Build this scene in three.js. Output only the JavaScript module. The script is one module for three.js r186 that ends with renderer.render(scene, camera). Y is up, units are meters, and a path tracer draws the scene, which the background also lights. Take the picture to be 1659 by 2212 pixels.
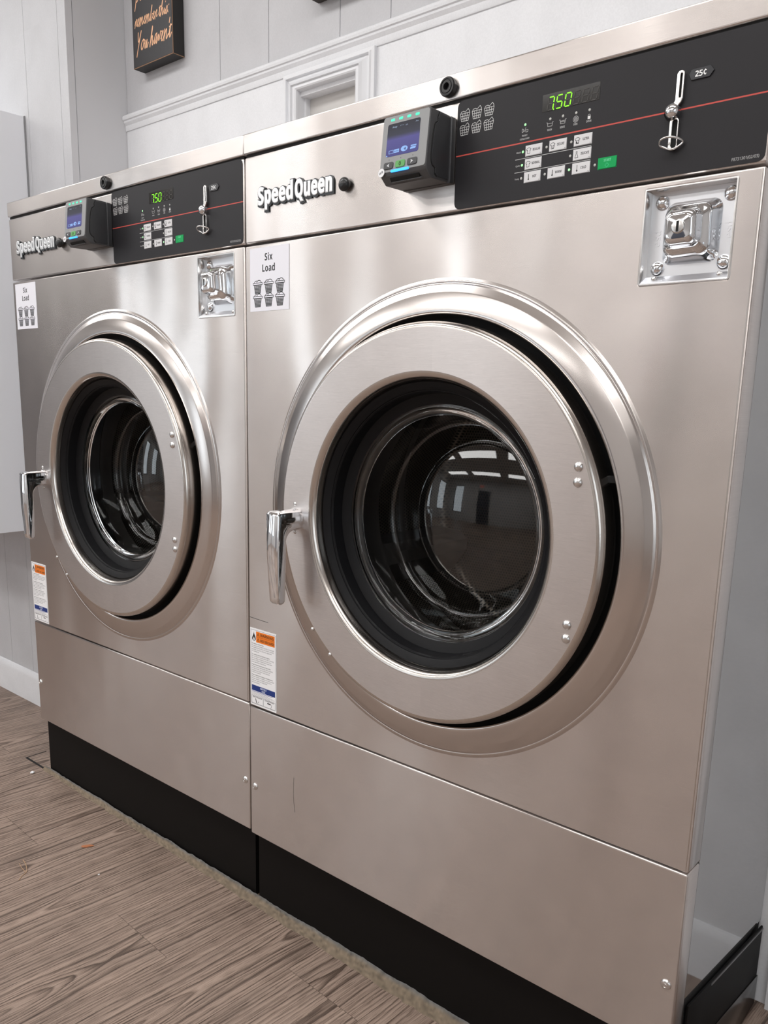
import * as THREE from 'three';
import { mergeGeometries, toCreasedNormals } from 'three/addons/utils/BufferGeometryUtils.js';
import { RoundedBoxGeometry } from 'three/addons/geometries/RoundedBoxGeometry.js';
import { TextGeometry } from 'three/addons/geometries/TextGeometry.js';
import { FontLoader } from 'three/addons/loaders/FontLoader.js';
import { RectAreaLightUniformsLib } from 'three/addons/lights/RectAreaLightUniformsLib.js';
import { ImprovedNoise } from 'three/addons/math/ImprovedNoise.js';

// ---------------------------------------------------------------- camera, lights, exposure
const scene = new THREE.Scene();
scene.background = new THREE.Color().setRGB(2.3, 2.4, 2.55);   // overcast daylight outside the shop windows
const FX = 1659, FY = 2212, FOCAL = 1771.6;
const Y0 = 0.095;                                  // heights below are measured from 95 mm above the floor
const camera = new THREE.PerspectiveCamera(2 * Math.atan(FY / 2 / FOCAL) * 180 / Math.PI, FX / FY, 0.05, 60);
camera.rotation.order = 'YXZ';
camera.rotation.set(-0.2056, 0.7066, 0.0246);
camera.position.set(1.1943, 0.9327 + Y0, 0.999);
camera.setViewOffset(FX, FY, 0, -130.9, FX, FY);
const renderer = new THREE.WebGLRenderer({ antialias: true });
renderer.toneMapping = THREE.LinearToneMapping;
renderer.toneMappingExposure = 1.34;
renderer.shadowMap.enabled = true;
RectAreaLightUniformsLib.init();
const CEIL = 2.72;
const LAMP_POWER = 3.7, LAMP_GLOW = 2.6;
const LAMPS = [[-3.6, 0.95], [-1.35, 0.95], [0.9, 0.95], [-3.6, 2.9], [-1.35, 2.9], [0.9, 2.9], [-3.6, 4.9], [-1.35, 4.9], [0.9, 4.9]];

// ---------------------------------------------------------------- helpers
const used = new Map();
function numbered(name) {
  const n = used.get(name) || 0; used.set(name, n + 1);
  return n ? `${name}_${String(n).padStart(3, '0')}` : name;
}
function tag(o, label, category, group, kind) {
  if (label) o.userData.label = label;
  if (category) o.userData.category = category;
  if (group) o.userData.group = group;
  if (kind) o.userData.kind = kind;
  return o;
}
function thing(name, label, category, pos = [0, 0, 0], group) {
  const o = new THREE.Group(); o.name = numbered(name); o.position.set(...pos); scene.add(o);
  return tag(o, label, category, group);
}
function part(name, geo, mat, parent, label) {
  const m = new THREE.Mesh(Array.isArray(geo) ? merge(geo) : geo, mat);
  m.name = name; m.castShadow = m.receiveShadow = true;
  parent.add(m); if (label) m.userData.label = label;
  return m;
}
function sub(name, parent) { const g = new THREE.Group(); g.name = name; parent.add(g); return g; }
function struct(name, geo, mat, parent) {
  const m = part(name, geo, mat, parent || scene);
  if (!parent) m.userData.kind = 'structure';
  return m;
}
function merge(list) {
  return mergeGeometries(list.map(g => {
    const h = g.index ? g.toNonIndexed() : g.clone();
    for (const k of Object.keys(h.attributes)) if (!['position', 'normal', 'uv'].includes(k)) h.deleteAttribute(k);
    h.clearGroups(); return h;
  }));
}
let seed = 7;
const rnd = () => { seed = (seed * 1664525 + 1013904223) >>> 0; return seed / 4294967296; };
const noise = new ImprovedNoise();
const fbm = (x, y, z = 0, o = 4) => { let s = 0, a = 0.5; for (let i = 0; i < o; i++) { s += a * noise.noise(x, y, z + i * 7.3); x *= 2; y *= 2; a *= 0.5; } return s; };
const smooth = (a, b, x) => { const t = Math.min(1, Math.max(0, (x - a) / (b - a))); return t * t * (3 - 2 * t); };
function planar(g, sx = 1, sy = 1, ox = 0, oy = 0) {
  const p = g.attributes.position, uv = new Float32Array(p.count * 2);
  for (let i = 0; i < p.count; i++) { uv[2 * i] = (p.getX(i) - ox) * sx; uv[2 * i + 1] = (p.getY(i) - oy) * sy; }
  g.setAttribute('uv', new THREE.BufferAttribute(uv, 2)); return g;
}
function rrect(x0, y0, x1, y1, r = 0, T = THREE.Shape) {
  const s = new T(), a = Array.isArray(r) ? r : [r, r, r, r], P = [];   // corner radii: bl br tr tl
  [[x0, y0, 1, 1, Math.PI], [x1, y0, -1, 1, Math.PI * 1.5], [x1, y1, -1, -1, 0], [x0, y1, 1, -1, Math.PI / 2]].forEach(([x, y, sx, sy, t], i) => {
    if (!a[i]) { P.push([x, y]); return; }
    for (let k = 0; k <= 5; k++) { const q = t + Math.PI / 2 * k / 5; P.push([x + sx * a[i] + a[i] * Math.cos(q), y + sy * a[i] + a[i] * Math.sin(q)]); }
  });
  P.forEach(([x, y], i) => i ? s.lineTo(x, y) : s.moveTo(x, y)); s.closePath(); return s;
}
function circle(x, y, r, T = THREE.Path, n = 128) { const p = new T(); for (let i = 0; i < n; i++) { const a = -Math.PI * 2 * i / n, X = x + r * Math.cos(a), Y = y + r * Math.sin(a); if (i) p.lineTo(X, Y); else p.moveTo(X, Y); } p.closePath(); return p; }
function poly(pts) { const s = new THREE.Shape(); pts.forEach(([x, y], i) => i ? s.lineTo(x, y) : s.moveTo(x, y)); s.closePath(); return s; }
// keeps the two flat faces of an extruded slab flat while its rounded edge stays smooth
function flatCaps(g) {
  const p = g.attributes.position, n = g.attributes.normal, a = new THREE.Vector3(), b = new THREE.Vector3(), c = new THREE.Vector3();
  for (let i = 0; i < p.count; i += 3) {
    a.fromBufferAttribute(p, i); b.fromBufferAttribute(p, i + 1).sub(a); c.fromBufferAttribute(p, i + 2).sub(a); b.cross(c).normalize();
    if (Math.abs(b.z) > 0.9995) for (let k = 0; k < 3; k++) n.setXYZ(i + k, 0, 0, Math.sign(b.z));
  }
  return g;
}
// a slab whose outline is the shape, front face at z = front, thickness d, rounded by b
function slab(shape, front, d, b = 0, seg = 3, curve = 24) {
  const g = new THREE.ExtrudeGeometry(shape, { depth: Math.max(1e-5, d - 2 * b), bevelEnabled: b > 0, bevelSize: b, bevelThickness: b, bevelOffset: -b, bevelSegments: seg, curveSegments: curve });
  g.translate(0, 0, front - d + b);
  return planar(b > 0 ? flatCaps(toCreasedNormals(g, 0.62)) : g);
}
function box(x0, y0, z0, x1, y1, z1, r = 0) {
  const g = r ? new RoundedBoxGeometry(x1 - x0, y1 - y0, z1 - z0, 3, r) : new THREE.BoxGeometry(x1 - x0, y1 - y0, z1 - z0);
  g.translate((x0 + x1) / 2, (y0 + y1) / 2, (z0 + z1) / 2); return g;
}
// turned about the z axis: points are [radius, z]
function turned(pts, x = 0, y = 0, seg = 128) {
  const g = new THREE.LatheGeometry(pts.map(([r, z]) => new THREE.Vector2(Math.max(r, 1e-5), z)), seg);
  g.rotateX(Math.PI / 2); g.translate(x, y, 0); return g;
}
const creased = (g, a = 0.6) => toCreasedNormals(g, a);
function tube(pts, r, seg = 40, rs = 8, closed = false) {
  return new THREE.TubeGeometry(new THREE.CatmullRomCurve3(pts.map(p => new THREE.Vector3(...p)), closed, 'centripetal'), seg, r, rs, closed);
}
function arcpts(cx, cy, r, a0, a1, n) { const o = []; for (let i = 0; i <= n; i++) { const a = a0 + (a1 - a0) * i / n; o.push([cx + r * Math.cos(a), cy + r * Math.sin(a)]); } return o; }
function canvasTexture(w, h, draw) {
  const c = document.createElement('canvas'); c.width = w; c.height = h;
  const k = c.getContext('2d'); draw(k, w, h);
  const t = new THREE.CanvasTexture(c); t.colorSpace = THREE.SRGBColorSpace; t.anisotropy = 8; return t;
}
function dataTexture(w, h, f, srgb = true, channels = 4) {
  const d = new Uint8Array(w * h * 4);
  for (let y = 0; y < h; y++) for (let x = 0; x < w; x++) {
    const c = f(x, y), i = (y * w + x) * 4;
    if (typeof c === 'number') d[i] = d[i + 1] = d[i + 2] = c; else { d[i] = c[0]; d[i + 1] = c[1]; d[i + 2] = c[2]; }
    d[i + 3] = 255;
  }
  const t = new THREE.DataTexture(d, w, h); t.wrapS = t.wrapT = THREE.RepeatWrapping; t.magFilter = THREE.LinearFilter; t.minFilter = THREE.LinearMipmapLinearFilter; t.generateMipmaps = true;
  if (srgb) t.colorSpace = THREE.SRGBColorSpace; t.needsUpdate = true; return t;
}
const std = (o) => new THREE.MeshStandardMaterial({ side: THREE.DoubleSide, ...o });
const phys = (o) => new THREE.MeshPhysicalMaterial({ side: THREE.DoubleSide, ...o });
const lin = (r, g, b) => new THREE.Color().setRGB(r, g, b);

// ---------------------------------------------------------------- materials
// horizontal brushing: short bright and dark dashes
const brushed = (() => {
  const W = 1024, H = 1024, a = new Float32Array(W * H).fill(0);
  for (let k = 0; k < 26000; k++) {
    const y = Math.floor(rnd() * H), x0 = Math.floor(rnd() * W), L = 8 + Math.floor(rnd() * rnd() * 90), v = (rnd() - 0.5) * 14;
    for (let i = 0; i < L; i++) a[y * W + (x0 + i) % W] += v * Math.sin(Math.PI * i / L);
  }
  return dataTexture(W, H, (x, y) => { const b = 240 + a[y * W + x] + 8 * fbm(x / 128, y / 128, 3); return Math.max(0, Math.min(255, b)); });
})();
brushed.repeat.set(2.2, 2.2);
// relief as a normal map: height(x, y) in metres over a sheet w by h metres whose lower left corner is at (x0, y0)
function reliefMap(n, w, h, x0, y0, height) {
  const d = new Float32Array(n * n * 4), e = 0.0008;
  for (let j = 0; j < n; j++) for (let i = 0; i < n; i++) {
    const x = x0 + w * (i + 0.5) / n, y = y0 + h * (j + 0.5) / n, gx = (height(x + e, y) - height(x - e, y)) / (2 * e), gy = (height(x, y + e) - height(x, y - e)) / (2 * e), L = Math.hypot(gx, gy, 1), o = (j * n + i) * 4;
    d[o] = 0.5 - gx / L / 2; d[o + 1] = 0.5 - gy / L / 2; d[o + 2] = 0.5 + 0.5 / L; d[o + 3] = 1;
  }
  const t = new THREE.DataTexture(d, n, n, THREE.RGBAFormat, THREE.FloatType); t.wrapS = t.wrapT = THREE.RepeatWrapping; t.magFilter = THREE.LinearFilter; t.needsUpdate = true;
  t.repeat.set(1 / w, 1 / h); t.offset.set(-x0 / w, -y0 / h); return t;
}
// slow waviness of thin sheet metal, mostly across the sheet
const waviness = reliefMap(256, 0.95, 0.95, 0, 0, (x, y) => 0.0009 * noise.noise(x * 7.3, y * 2.1, 3.3) + 0.0003 * noise.noise(x * 19, y * 4.5, 8.1));
const STEEL = lin(0.74, 0.69, 0.665);
const steelOf = bump => phys({ color: STEEL, metalness: 1, roughness: 0.25, map: brushed, anisotropy: 1, anisotropyRotation: Math.PI / 2, ...bump });
const steel = steelOf({ normalMap: waviness });
// the front sheet: bowed between its flanges, drawn in around the pressed ring and the coin box
const steelFront = steelOf({ normalMap: reliefMap(512, 0.876, 0.876, 0, 0.33, (x, y) => {
  const r = Math.hypot(x - 0.4353, y - 0.7455) - 0.36;
  const bx = Math.max(0, Math.abs(x - 0.7928) - 0.053), by = Math.max(0, Math.abs(y - 1.133) - 0.054), b = bx * bx + by * by;
  return 0.0011 * Math.sin(x * 19 + 0.6 * Math.sin(y * 5)) + 0.0003 * Math.sin(x * 41 + 1.3 + 0.8 * Math.sin(y * 3.1)) + 0.001 * Math.exp(-Math.max(0, r) / 0.045) - 0.0016 * Math.exp(-b / (0.055 * 0.055));
}) });
const steelFace = phys({ color: lin(0.68, 0.63, 0.61), metalness: 1, roughness: 0.34, map: brushed, anisotropy: 0.8, anisotropyRotation: Math.PI / 2 });
const steelRing = phys({ color: lin(0.6, 0.56, 0.54), metalness: 1, roughness: 0.2 });
const steelRim = phys({ color: lin(0.62, 0.58, 0.545), metalness: 1, roughness: 0.2 });
const chrome = phys({ color: lin(0.82, 0.83, 0.85), metalness: 1, roughness: 0.06 });
const satin = phys({ color: lin(0.72, 0.71, 0.7), metalness: 1, roughness: 0.22 });
const plateMetal = phys({ color: lin(0.78, 0.79, 0.82), metalness: 1, roughness: 0.38 });
const zinc = std({ color: lin(0.55, 0.55, 0.55), metalness: 0.85, roughness: 0.4 });
const sidePaint = phys({ color: lin(0.46, 0.465, 0.47), metalness: 0.9, roughness: 0.06 });
const blackPaint = phys({ color: lin(0.0038, 0.003, 0.0028), roughness: 0.6, specularIntensity: 0.3 });
const blackSteel = phys({ color: lin(0.003, 0.003, 0.003), roughness: 0.6, specularIntensity: 0.3 });
const blackGap = std({ color: lin(0.006, 0.006, 0.006), roughness: 0.8 });
const rubber = std({ color: lin(0.008, 0.008, 0.009), roughness: 0.75 });
const seal = phys({ color: lin(0.005, 0.005, 0.006), roughness: 0.5, specularIntensity: 0.4 });
const blackPlastic = phys({ color: lin(0.012, 0.012, 0.013), roughness: 0.3 });
const charcoal = phys({ color: lin(0.075, 0.076, 0.08), roughness: 0.45 });
const charcoalDark = phys({ color: lin(0.042, 0.043, 0.047), roughness: 0.42 });
const bezelGrey = phys({ color: lin(0.27, 0.275, 0.28), roughness: 0.4 });
const white = std({ color: lin(0.85, 0.85, 0.86), roughness: 0.6 });
const glass = phys({ color: lin(0.86, 0.87, 0.88), roughness: 0.03, transmission: 1, thickness: 0, ior: 1.62 });
const thickGlass = phys({ color: lin(0.97, 0.98, 0.98), roughness: 0.01, transmission: 1, thickness: 0.01, ior: 1.5 });
const paint = (r, g, b, rough = 0.55) => std({ color: lin(r, g, b), roughness: rough });
const plaster = (() => {   // rolled paint, faint unevenness
  return dataTexture(512, 512, (x, y) => { const b = 246 + 10 * fbm(x / 40, y / 60, 1) + 6 * (rnd() - 0.5); return [b, b, b]; });
})();
const wallGrey = std({ color: lin(0.61, 0.61, 0.635), roughness: 0.5, map: plaster });
const wallWhite = std({ color: lin(0.85, 0.86, 0.89), roughness: 0.42, map: plaster });
const wallLeft = std({ color: lin(0.6, 0.605, 0.63), roughness: 0.5, map: plaster });
const ceilingWhite = paint(0.8, 0.79, 0.77, 0.8);

// wood-look vinyl: plain-sawn rings cut along the plank
const woodMaps = [], woodBumps = [];
for (let k = 0; k < 4; k++) {
  const W = 2048, H = 320, h = new Float32Array(W * H);
  const v0 = 0.5 + 0.35 * (rnd() - 0.5), s = k * 13.7;
  for (let y = 0; y < H; y++) for (let x = 0; x < W; x++) {
    const u = x / W * 1.22, v = y / H;                       // u metres along, v across
    const d = 0.75 * noise.noise(u * 1.25 + s, 0.3, s) + 0.22 * noise.noise(u * 3.1, 1.7 + s, 0);
    const w = 0.05 * fbm(u * 4 + s, v * 2.5, 2, 3) + 0.008 * fbm(u * 18, v * 14, s, 2);
    const r = Math.sqrt((v - v0) * (v - v0) * 1.3 + d * d * 0.5) + w;
    const ring = r * 19 + 1.6 * noise.noise(r * 6, s, 0), f = ring - Math.floor(ring), id = Math.floor(ring);
    const depth = 0.55 + 0.45 * noise.noise(id * 1.37 + s, 4.1, 0.5);
    let t = 0.72 - depth * (0.62 * Math.pow(f, 3) + 0.1 * f) - 0.34 * depth * (1 - smooth(0, 0.14, f));
    t += 0.34 * fbm(u * 7, v * 70, s + 5, 3);                // fine fibres drawn out along the grain
    t -= 0.22 * smooth(0.1, 0.3, noise.noise(u * 26, v * 130, s + 3));
    t += 0.2 * fbm(u * 2.2, v * 4, s + 9, 3);
    t += 0.08 * (rnd() - 0.5);
    h[y * W + x] = t;
  }
  woodMaps.push(dataTexture(W, H, (x, y) => {
    const t = Math.max(0, Math.min(1, h[y * W + x])), e = smooth(0.02, 0.85, t), tone = 1 + 0.14 * fbm(x / 260, y / 100, s + 21, 3);
    return [(84 + 112 * e) * tone, (69 + 107 * e) * tone, (60 + 103 * e) * tone];
  }));
  woodBumps.push(dataTexture(W / 2, H / 2, (x, y) => 255 * Math.max(0, Math.min(1, h[(y * 2) * W + x * 2])), false));
}
const woods = woodMaps.map((m, i) => phys({ map: m, bumpMap: woodBumps[i], bumpScale: 0.0006, roughness: 0.5, color: lin(0.68, 0.65, 0.625) }));

// ---------------------------------------------------------------- the room
const BACK = -0.418, FRONTLEFT = -0.243, CORNER = -1.0;
const X0 = -5.2, X1 = 2.9, Z1 = 6.2;
const floor = struct('floor', box(X0, -0.12, -0.6, X1, -0.003, Z1), woods[0]);
{
  // planks run towards the wall, a few degrees off square
  const g = new THREE.Group(); g.name = 'plank_field';
  const geos = {};
  const A = -0.052, ca = Math.cos(A), sa = Math.sin(A), PW = 0.183, PL = 1.22;
  // one known joint: its near end
  const jx = 0.02, jz = 0.222;
  for (let i = -14; i <= 8; i++) {
    const off = i === 0 ? 0 : i === -1 ? 0.71 : ((i * 0.377 + 40.13) % 1) * PL;
    for (let k = -2; k <= 2; k++) {
      const lx = i * PW - PW, lz = off + k * PL;             // plank from lx..lx+PW and lz..lz+PL in the turned frame
      const cx = jx + ca * (lx + PW / 2) + sa * (lz + PL / 2), cz = jz - sa * (lx + PW / 2) + ca * (lz + PL / 2);
      if (cx < -2.6 || cx > 1.5 || cz < -0.95 || cz > 1.7) continue;
      const v = Math.floor(rnd() * 4), flip = rnd() < 0.5 ? 1 : -1;
      const key = flip;
      if (!geos[key]) {
        const b = new THREE.BoxGeometry(PW - 0.0006, 0.003, PL - 0.0008), p = b.attributes.position, uv = b.attributes.uv;
        for (let n = 0; n < p.count; n++) uv.setXY(n, 0.5 + flip * p.getZ(n) / PL, 0.5 + flip * p.getX(n) / PW);
        geos[key] = b;
      }
      const m = part('plank', geos[key], woods[v], floor);
      m.position.set(cx, -0.0015, cz); m.rotation.y = A;
    }
  }
}
struct('ceiling', box(X0, CEIL, -0.6, X1, CEIL + 0.1, Z1), ceilingWhite);
const wallBack = struct('wall_back', box(CORNER - 0.02, 0, BACK - 0.12, X1, CEIL, BACK - 0.03), wallGrey);
const wallReturn = struct('wall_left_return', box(CORNER - 0.12, 0, BACK - 0.12, CORNER, CEIL, FRONTLEFT - 0.022), paint(0.68, 0.68, 0.7));
const wallFront = struct('wall_left', box(X0, 0, FRONTLEFT - 0.11, CORNER - 0.12, CEIL, FRONTLEFT - 0.008), wallLeft);
// the far walls carry the shop windows that show in the steel
{
  const far = paint(0.6, 0.59, 0.585), frameMat = paint(0.05, 0.05, 0.055, 0.4), pane = phys({ color: lin(0.95, 0.97, 0.97), roughness: 0.02, transmission: 1, thickness: 0, ior: 1.5 });
  // a wall in the plane of local x and y, inside face at z = 0, with openings [x0, x1, y0, y1] and their windows
  let count = 0;
  const windowed = (name, len, openings, place) => {
    const s = rrect(0, 0, len, CEIL); for (const o of openings) s.holes.push(rrect(o[0], o[2], o[1], o[3], 0, THREE.Path));
    place(struct(name, slab(s, 0, 0.1), far));
    for (const [x0, x1, y0, y1] of openings) {
      const f = rrect(x0, y0, x1, y1);
      f.holes.push(rrect(x0 + 0.05, y0 + 0.05, x1 - 0.05, y1 - 0.05, 0, THREE.Path));
      const win = struct('window_' + (++count), slab(f, -0.02, 0.06), frameMat); place(win);
      part('pane', box(x0 + 0.045, y0 + 0.045, -0.052, x1 - 0.045, y1 - 0.045, -0.048), pane, win);
    }
  };
  windowed('wall_far_left', Z1 + 0.6, [[0.5, 1.5, 0.5, 2.3], [2.3, 3.0, 0.5, 2.3]], o => { o.position.set(X0, 0, Z1); o.rotation.y = Math.PI / 2; });
  windowed('wall_opposite', X1 - X0, [[6.3, 7.3, 0.5, 2.3]], o => { o.position.set(X1, 0, Z1); o.rotation.y = Math.PI; });
  windowed('wall_right', Z1 + 0.6, [[2.3, 3.0, 0.3, 2.2], [3.5, 4.4, 0.3, 2.2]], o => { o.position.set(X1, 0, -0.6); o.rotation.y = -Math.PI / 2; });
  struct('pavement', box(-16, -0.25, -8, 14, -0.15, 18), paint(0.3, 0.3, 0.3, 0.9));
}
// boards of the back wall above the white rail
{
  const xs = [-1.0, -0.587, -0.408, -0.178, -0.034, 0.2, 0.37, 0.61, 0.83, 1.06, 1.3, 1.62, 1.9, 2.3, 2.9];
  for (let i = 0; i + 1 < xs.length; i++) part('wall_board', slab(rrect(xs[i] + 0.0008, 1.66 + Y0, xs[i + 1] - 0.0008, CEIL, 0), BACK, 0.03, 0.0012, 2), wallGrey, wallBack);
  // left wall: boards of the painted panelling
  const ls = [-5.2, -4.8, -4.3, -3.8, -3.3, -2.9, -2.5, -2.15, -1.9, -1.73, -1.558, -1.409, -1.22, -1.04, -1.0];
  for (let i = 0; i + 1 < ls.length; i++) part('wall_board', slab(rrect(ls[i] + 0.0006, 0.0, ls[i + 1] - (i + 2 < ls.length ? 0.0006 : 0), CEIL, 0), FRONTLEFT, 0.02, 0.001, 2), wallLeft, wallFront);
  part('corner_strip', box(CORNER - 0.001, 0, FRONTLEFT - 0.02, CORNER + 0.0012, CEIL, FRONTLEFT - 0.0005), paint(0.68, 0.68, 0.7), wallFront);
}
// white boarding under the rail, with the moulded opening
const FRX0 = -0.346, FRX1 = -0.066, FRT = 1.655, OPX0 = -0.262, OPX1 = -0.1126, OPT = 1.5875;
{
  const s = rrect(CORNER + 0.001, -Y0 + Y0, X1, 1.657 + Y0, 0);
  s.holes.push(rrect(FRX0 + 0.05, 1.1 + Y0, FRX1 - 0.05, FRT - 0.05 + Y0, 0, THREE.Path));
  part('wainscot', slab(s, BACK + 0.004, 0.034, 0.0015, 2), wallWhite, wallBack);
  part('recess_panel', box(FRX0, 1.05 + Y0, BACK - 0.03, FRX1, FRT + Y0, BACK - 0.022), paint(0.6, 0.58, 0.56), wallBack);
  // rail: moulded cap
  const prof = [[0, 1.654], [0.0045, 1.6545], [0.0055, 1.657], [0.006, 1.668], [0.0075, 1.6705], [0.011, 1.675], [0.0115, 1.679], [0.0145, 1.681], [0.0155, 1.686], [0.0145, 1.691], [0.010, 1.6945], [0.005, 1.6965], [0, 1.697]];
  const rail = new THREE.ExtrudeGeometry(poly(prof.map(([z, y]) => [-z, y + Y0])), { depth: X1 - CORNER - 0.002, bevelEnabled: false });
  rail.rotateY(Math.PI / 2); rail.translate(CORNER + 0.001, 0, BACK + 0.002);
  struct('trim_1', creased(rail, 0.35), wallWhite);
  // frame around the opening: mitred moulding, [distance in from the outer edge, height]
  const fp = [[0, 0], [0.0, 0.008], [0.012, 0.009], [0.016, 0.012], [0.019, 0.012], [0.022, 0.006], [0.030, 0.007], [0.044, 0.013], [0.052, 0.018], [0.0535, 0.014], [0.066, 0.015], [0.071, 0.013], [0.073, 0.009], [0.0745, -0.012], [0.080, -0.013], [0.081, -0.03]];
  const ob = 1.05, sc = (FRX1 - FRX0 - (OPX1 - OPX0)) / 2 / 0.0745;
  const ringAt = ([d, h]) => { const e = d * sc * 0.78 * 1.0; const w = Math.min(e, 0.084); return [[FRX0 + w, ob + w], [FRX1 - w, ob + w], [FRX1 - w, FRT - w * 0.8], [FRX0 + w, FRT - w * 0.8]].map(([x, y]) => [x, y + Y0, BACK + 0.004 + h]); };
  const pos = []; const rings = fp.map(ringAt);
  for (let i = 0; i + 1 < rings.length; i++) for (let k = 0; k < 4; k++) {
    const a = rings[i][k], b = rings[i][(k + 1) % 4], c = rings[i + 1][(k + 1) % 4], d = rings[i + 1][k];
    pos.push(...a, ...b, ...c, ...a, ...c, ...d);
  }
  const g = new THREE.BufferGeometry(); g.setAttribute('position', new THREE.Float32BufferAttribute(pos, 3)); g.computeVertexNormals();
  g.setAttribute('uv', new THREE.Float32BufferAttribute(new Float32Array(pos.length / 3 * 2), 2));
  struct('trim_2', g, wallWhite);
}
// baseboards
{
  const prof = [[0, 0], [0.012, 0], [0.012, 0.088], [0.009, 0.098], [0.004, 0.106], [0, 0.108]];
  const mk = (x0, x1, z) => { const g = new THREE.ExtrudeGeometry(poly(prof.map(([a, y]) => [-a, y])), { depth: x1 - x0, bevelEnabled: false }); g.rotateY(Math.PI / 2); g.translate(x0, 0, z); return creased(g, 0.4); };
  struct('baseboard_left', mk(X0, CORNER + 0.012, FRONTLEFT), wallWhite);
  struct('baseboard_back', mk(0.9, X1, BACK + 0.004), wallWhite);
}

// ---------------------------------------------------------------- ceiling lamps
LAMPS.forEach(([x, z], i) => {
  const o = thing('ceiling_light', 'white recessed ceiling light with a glowing diffuser, over the laundry floor', 'light', [x, CEIL, z], 'ceiling lights over the room');
  const s = rrect(-0.93, -0.29, 0.93, 0.29, 0.005); s.holes.push(rrect(-0.9, -0.26, 0.9, 0.26, 0, THREE.Path));
  const f = slab(s, 0.02, 0.02, 0.002, 2); f.rotateX(Math.PI / 2); part('frame', f, white, o);
  const d = box(-0.9, -0.012, -0.26, 0.9, -0.006, 0.26);
  part('diffuser', d, std({ color: lin(0.8, 0.8, 0.8), emissive: lin(1, 0.99, 0.97), emissiveIntensity: LAMP_GLOW, roughness: 0.6 }), o);
  const L = new THREE.RectAreaLight(new THREE.Color().setRGB(1, 0.99, 0.975), LAMP_POWER, 1.76, 0.5);
  L.position.set(0, -0.022, 0); L.rotation.x = -Math.PI / 2; o.add(L);
});

// ---------------------------------------------------------------- prints
const OV = { x0: 0.4555, x1: 0.8725, y0: 1.1995, y1: 1.3395 };
const OVW = 2048, OVH = Math.round(2048 * (OV.y1 - OV.y0) / (OV.x1 - OV.x0));
const BUTTONS = [];
for (const [name, x, y] of [['REGULAR', 0.5805, 1.258], ['DELUXE', 0.6157, 1.2581], ['ULTRA', 0.6507, 1.2583], ['NORMAL', 0.5805, 1.2417], ['DELICATE', 0.6507, 1.2418], ['HOT', 0.5803, 1.2257], ['WARM', 0.6154, 1.2257], ['COLD', 0.6505, 1.2257]]) BUTTONS.push([name, x - 0.0121, y - 0.0062, x + 0.0121, y + 0.0062]);
BUTTONS.push(['START', 0.6738, 1.2199, 0.6979, 1.2325]);
const LED_SPOTS = [[0.6023, 1.2907], [0.6204, 1.2908], [0.6389, 1.291], [0.6571, 1.291], [0.5656, 1.2906, 1], [0.5641, 1.258, 1], [0.5993, 1.258], [0.6345, 1.2582], [0.5637, 1.2418, 2], [0.6342, 1.242], [0.5636, 1.2257], [0.5989, 1.2257], [0.6339, 1.2258, 1], [0.6693, 1.226]];
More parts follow.
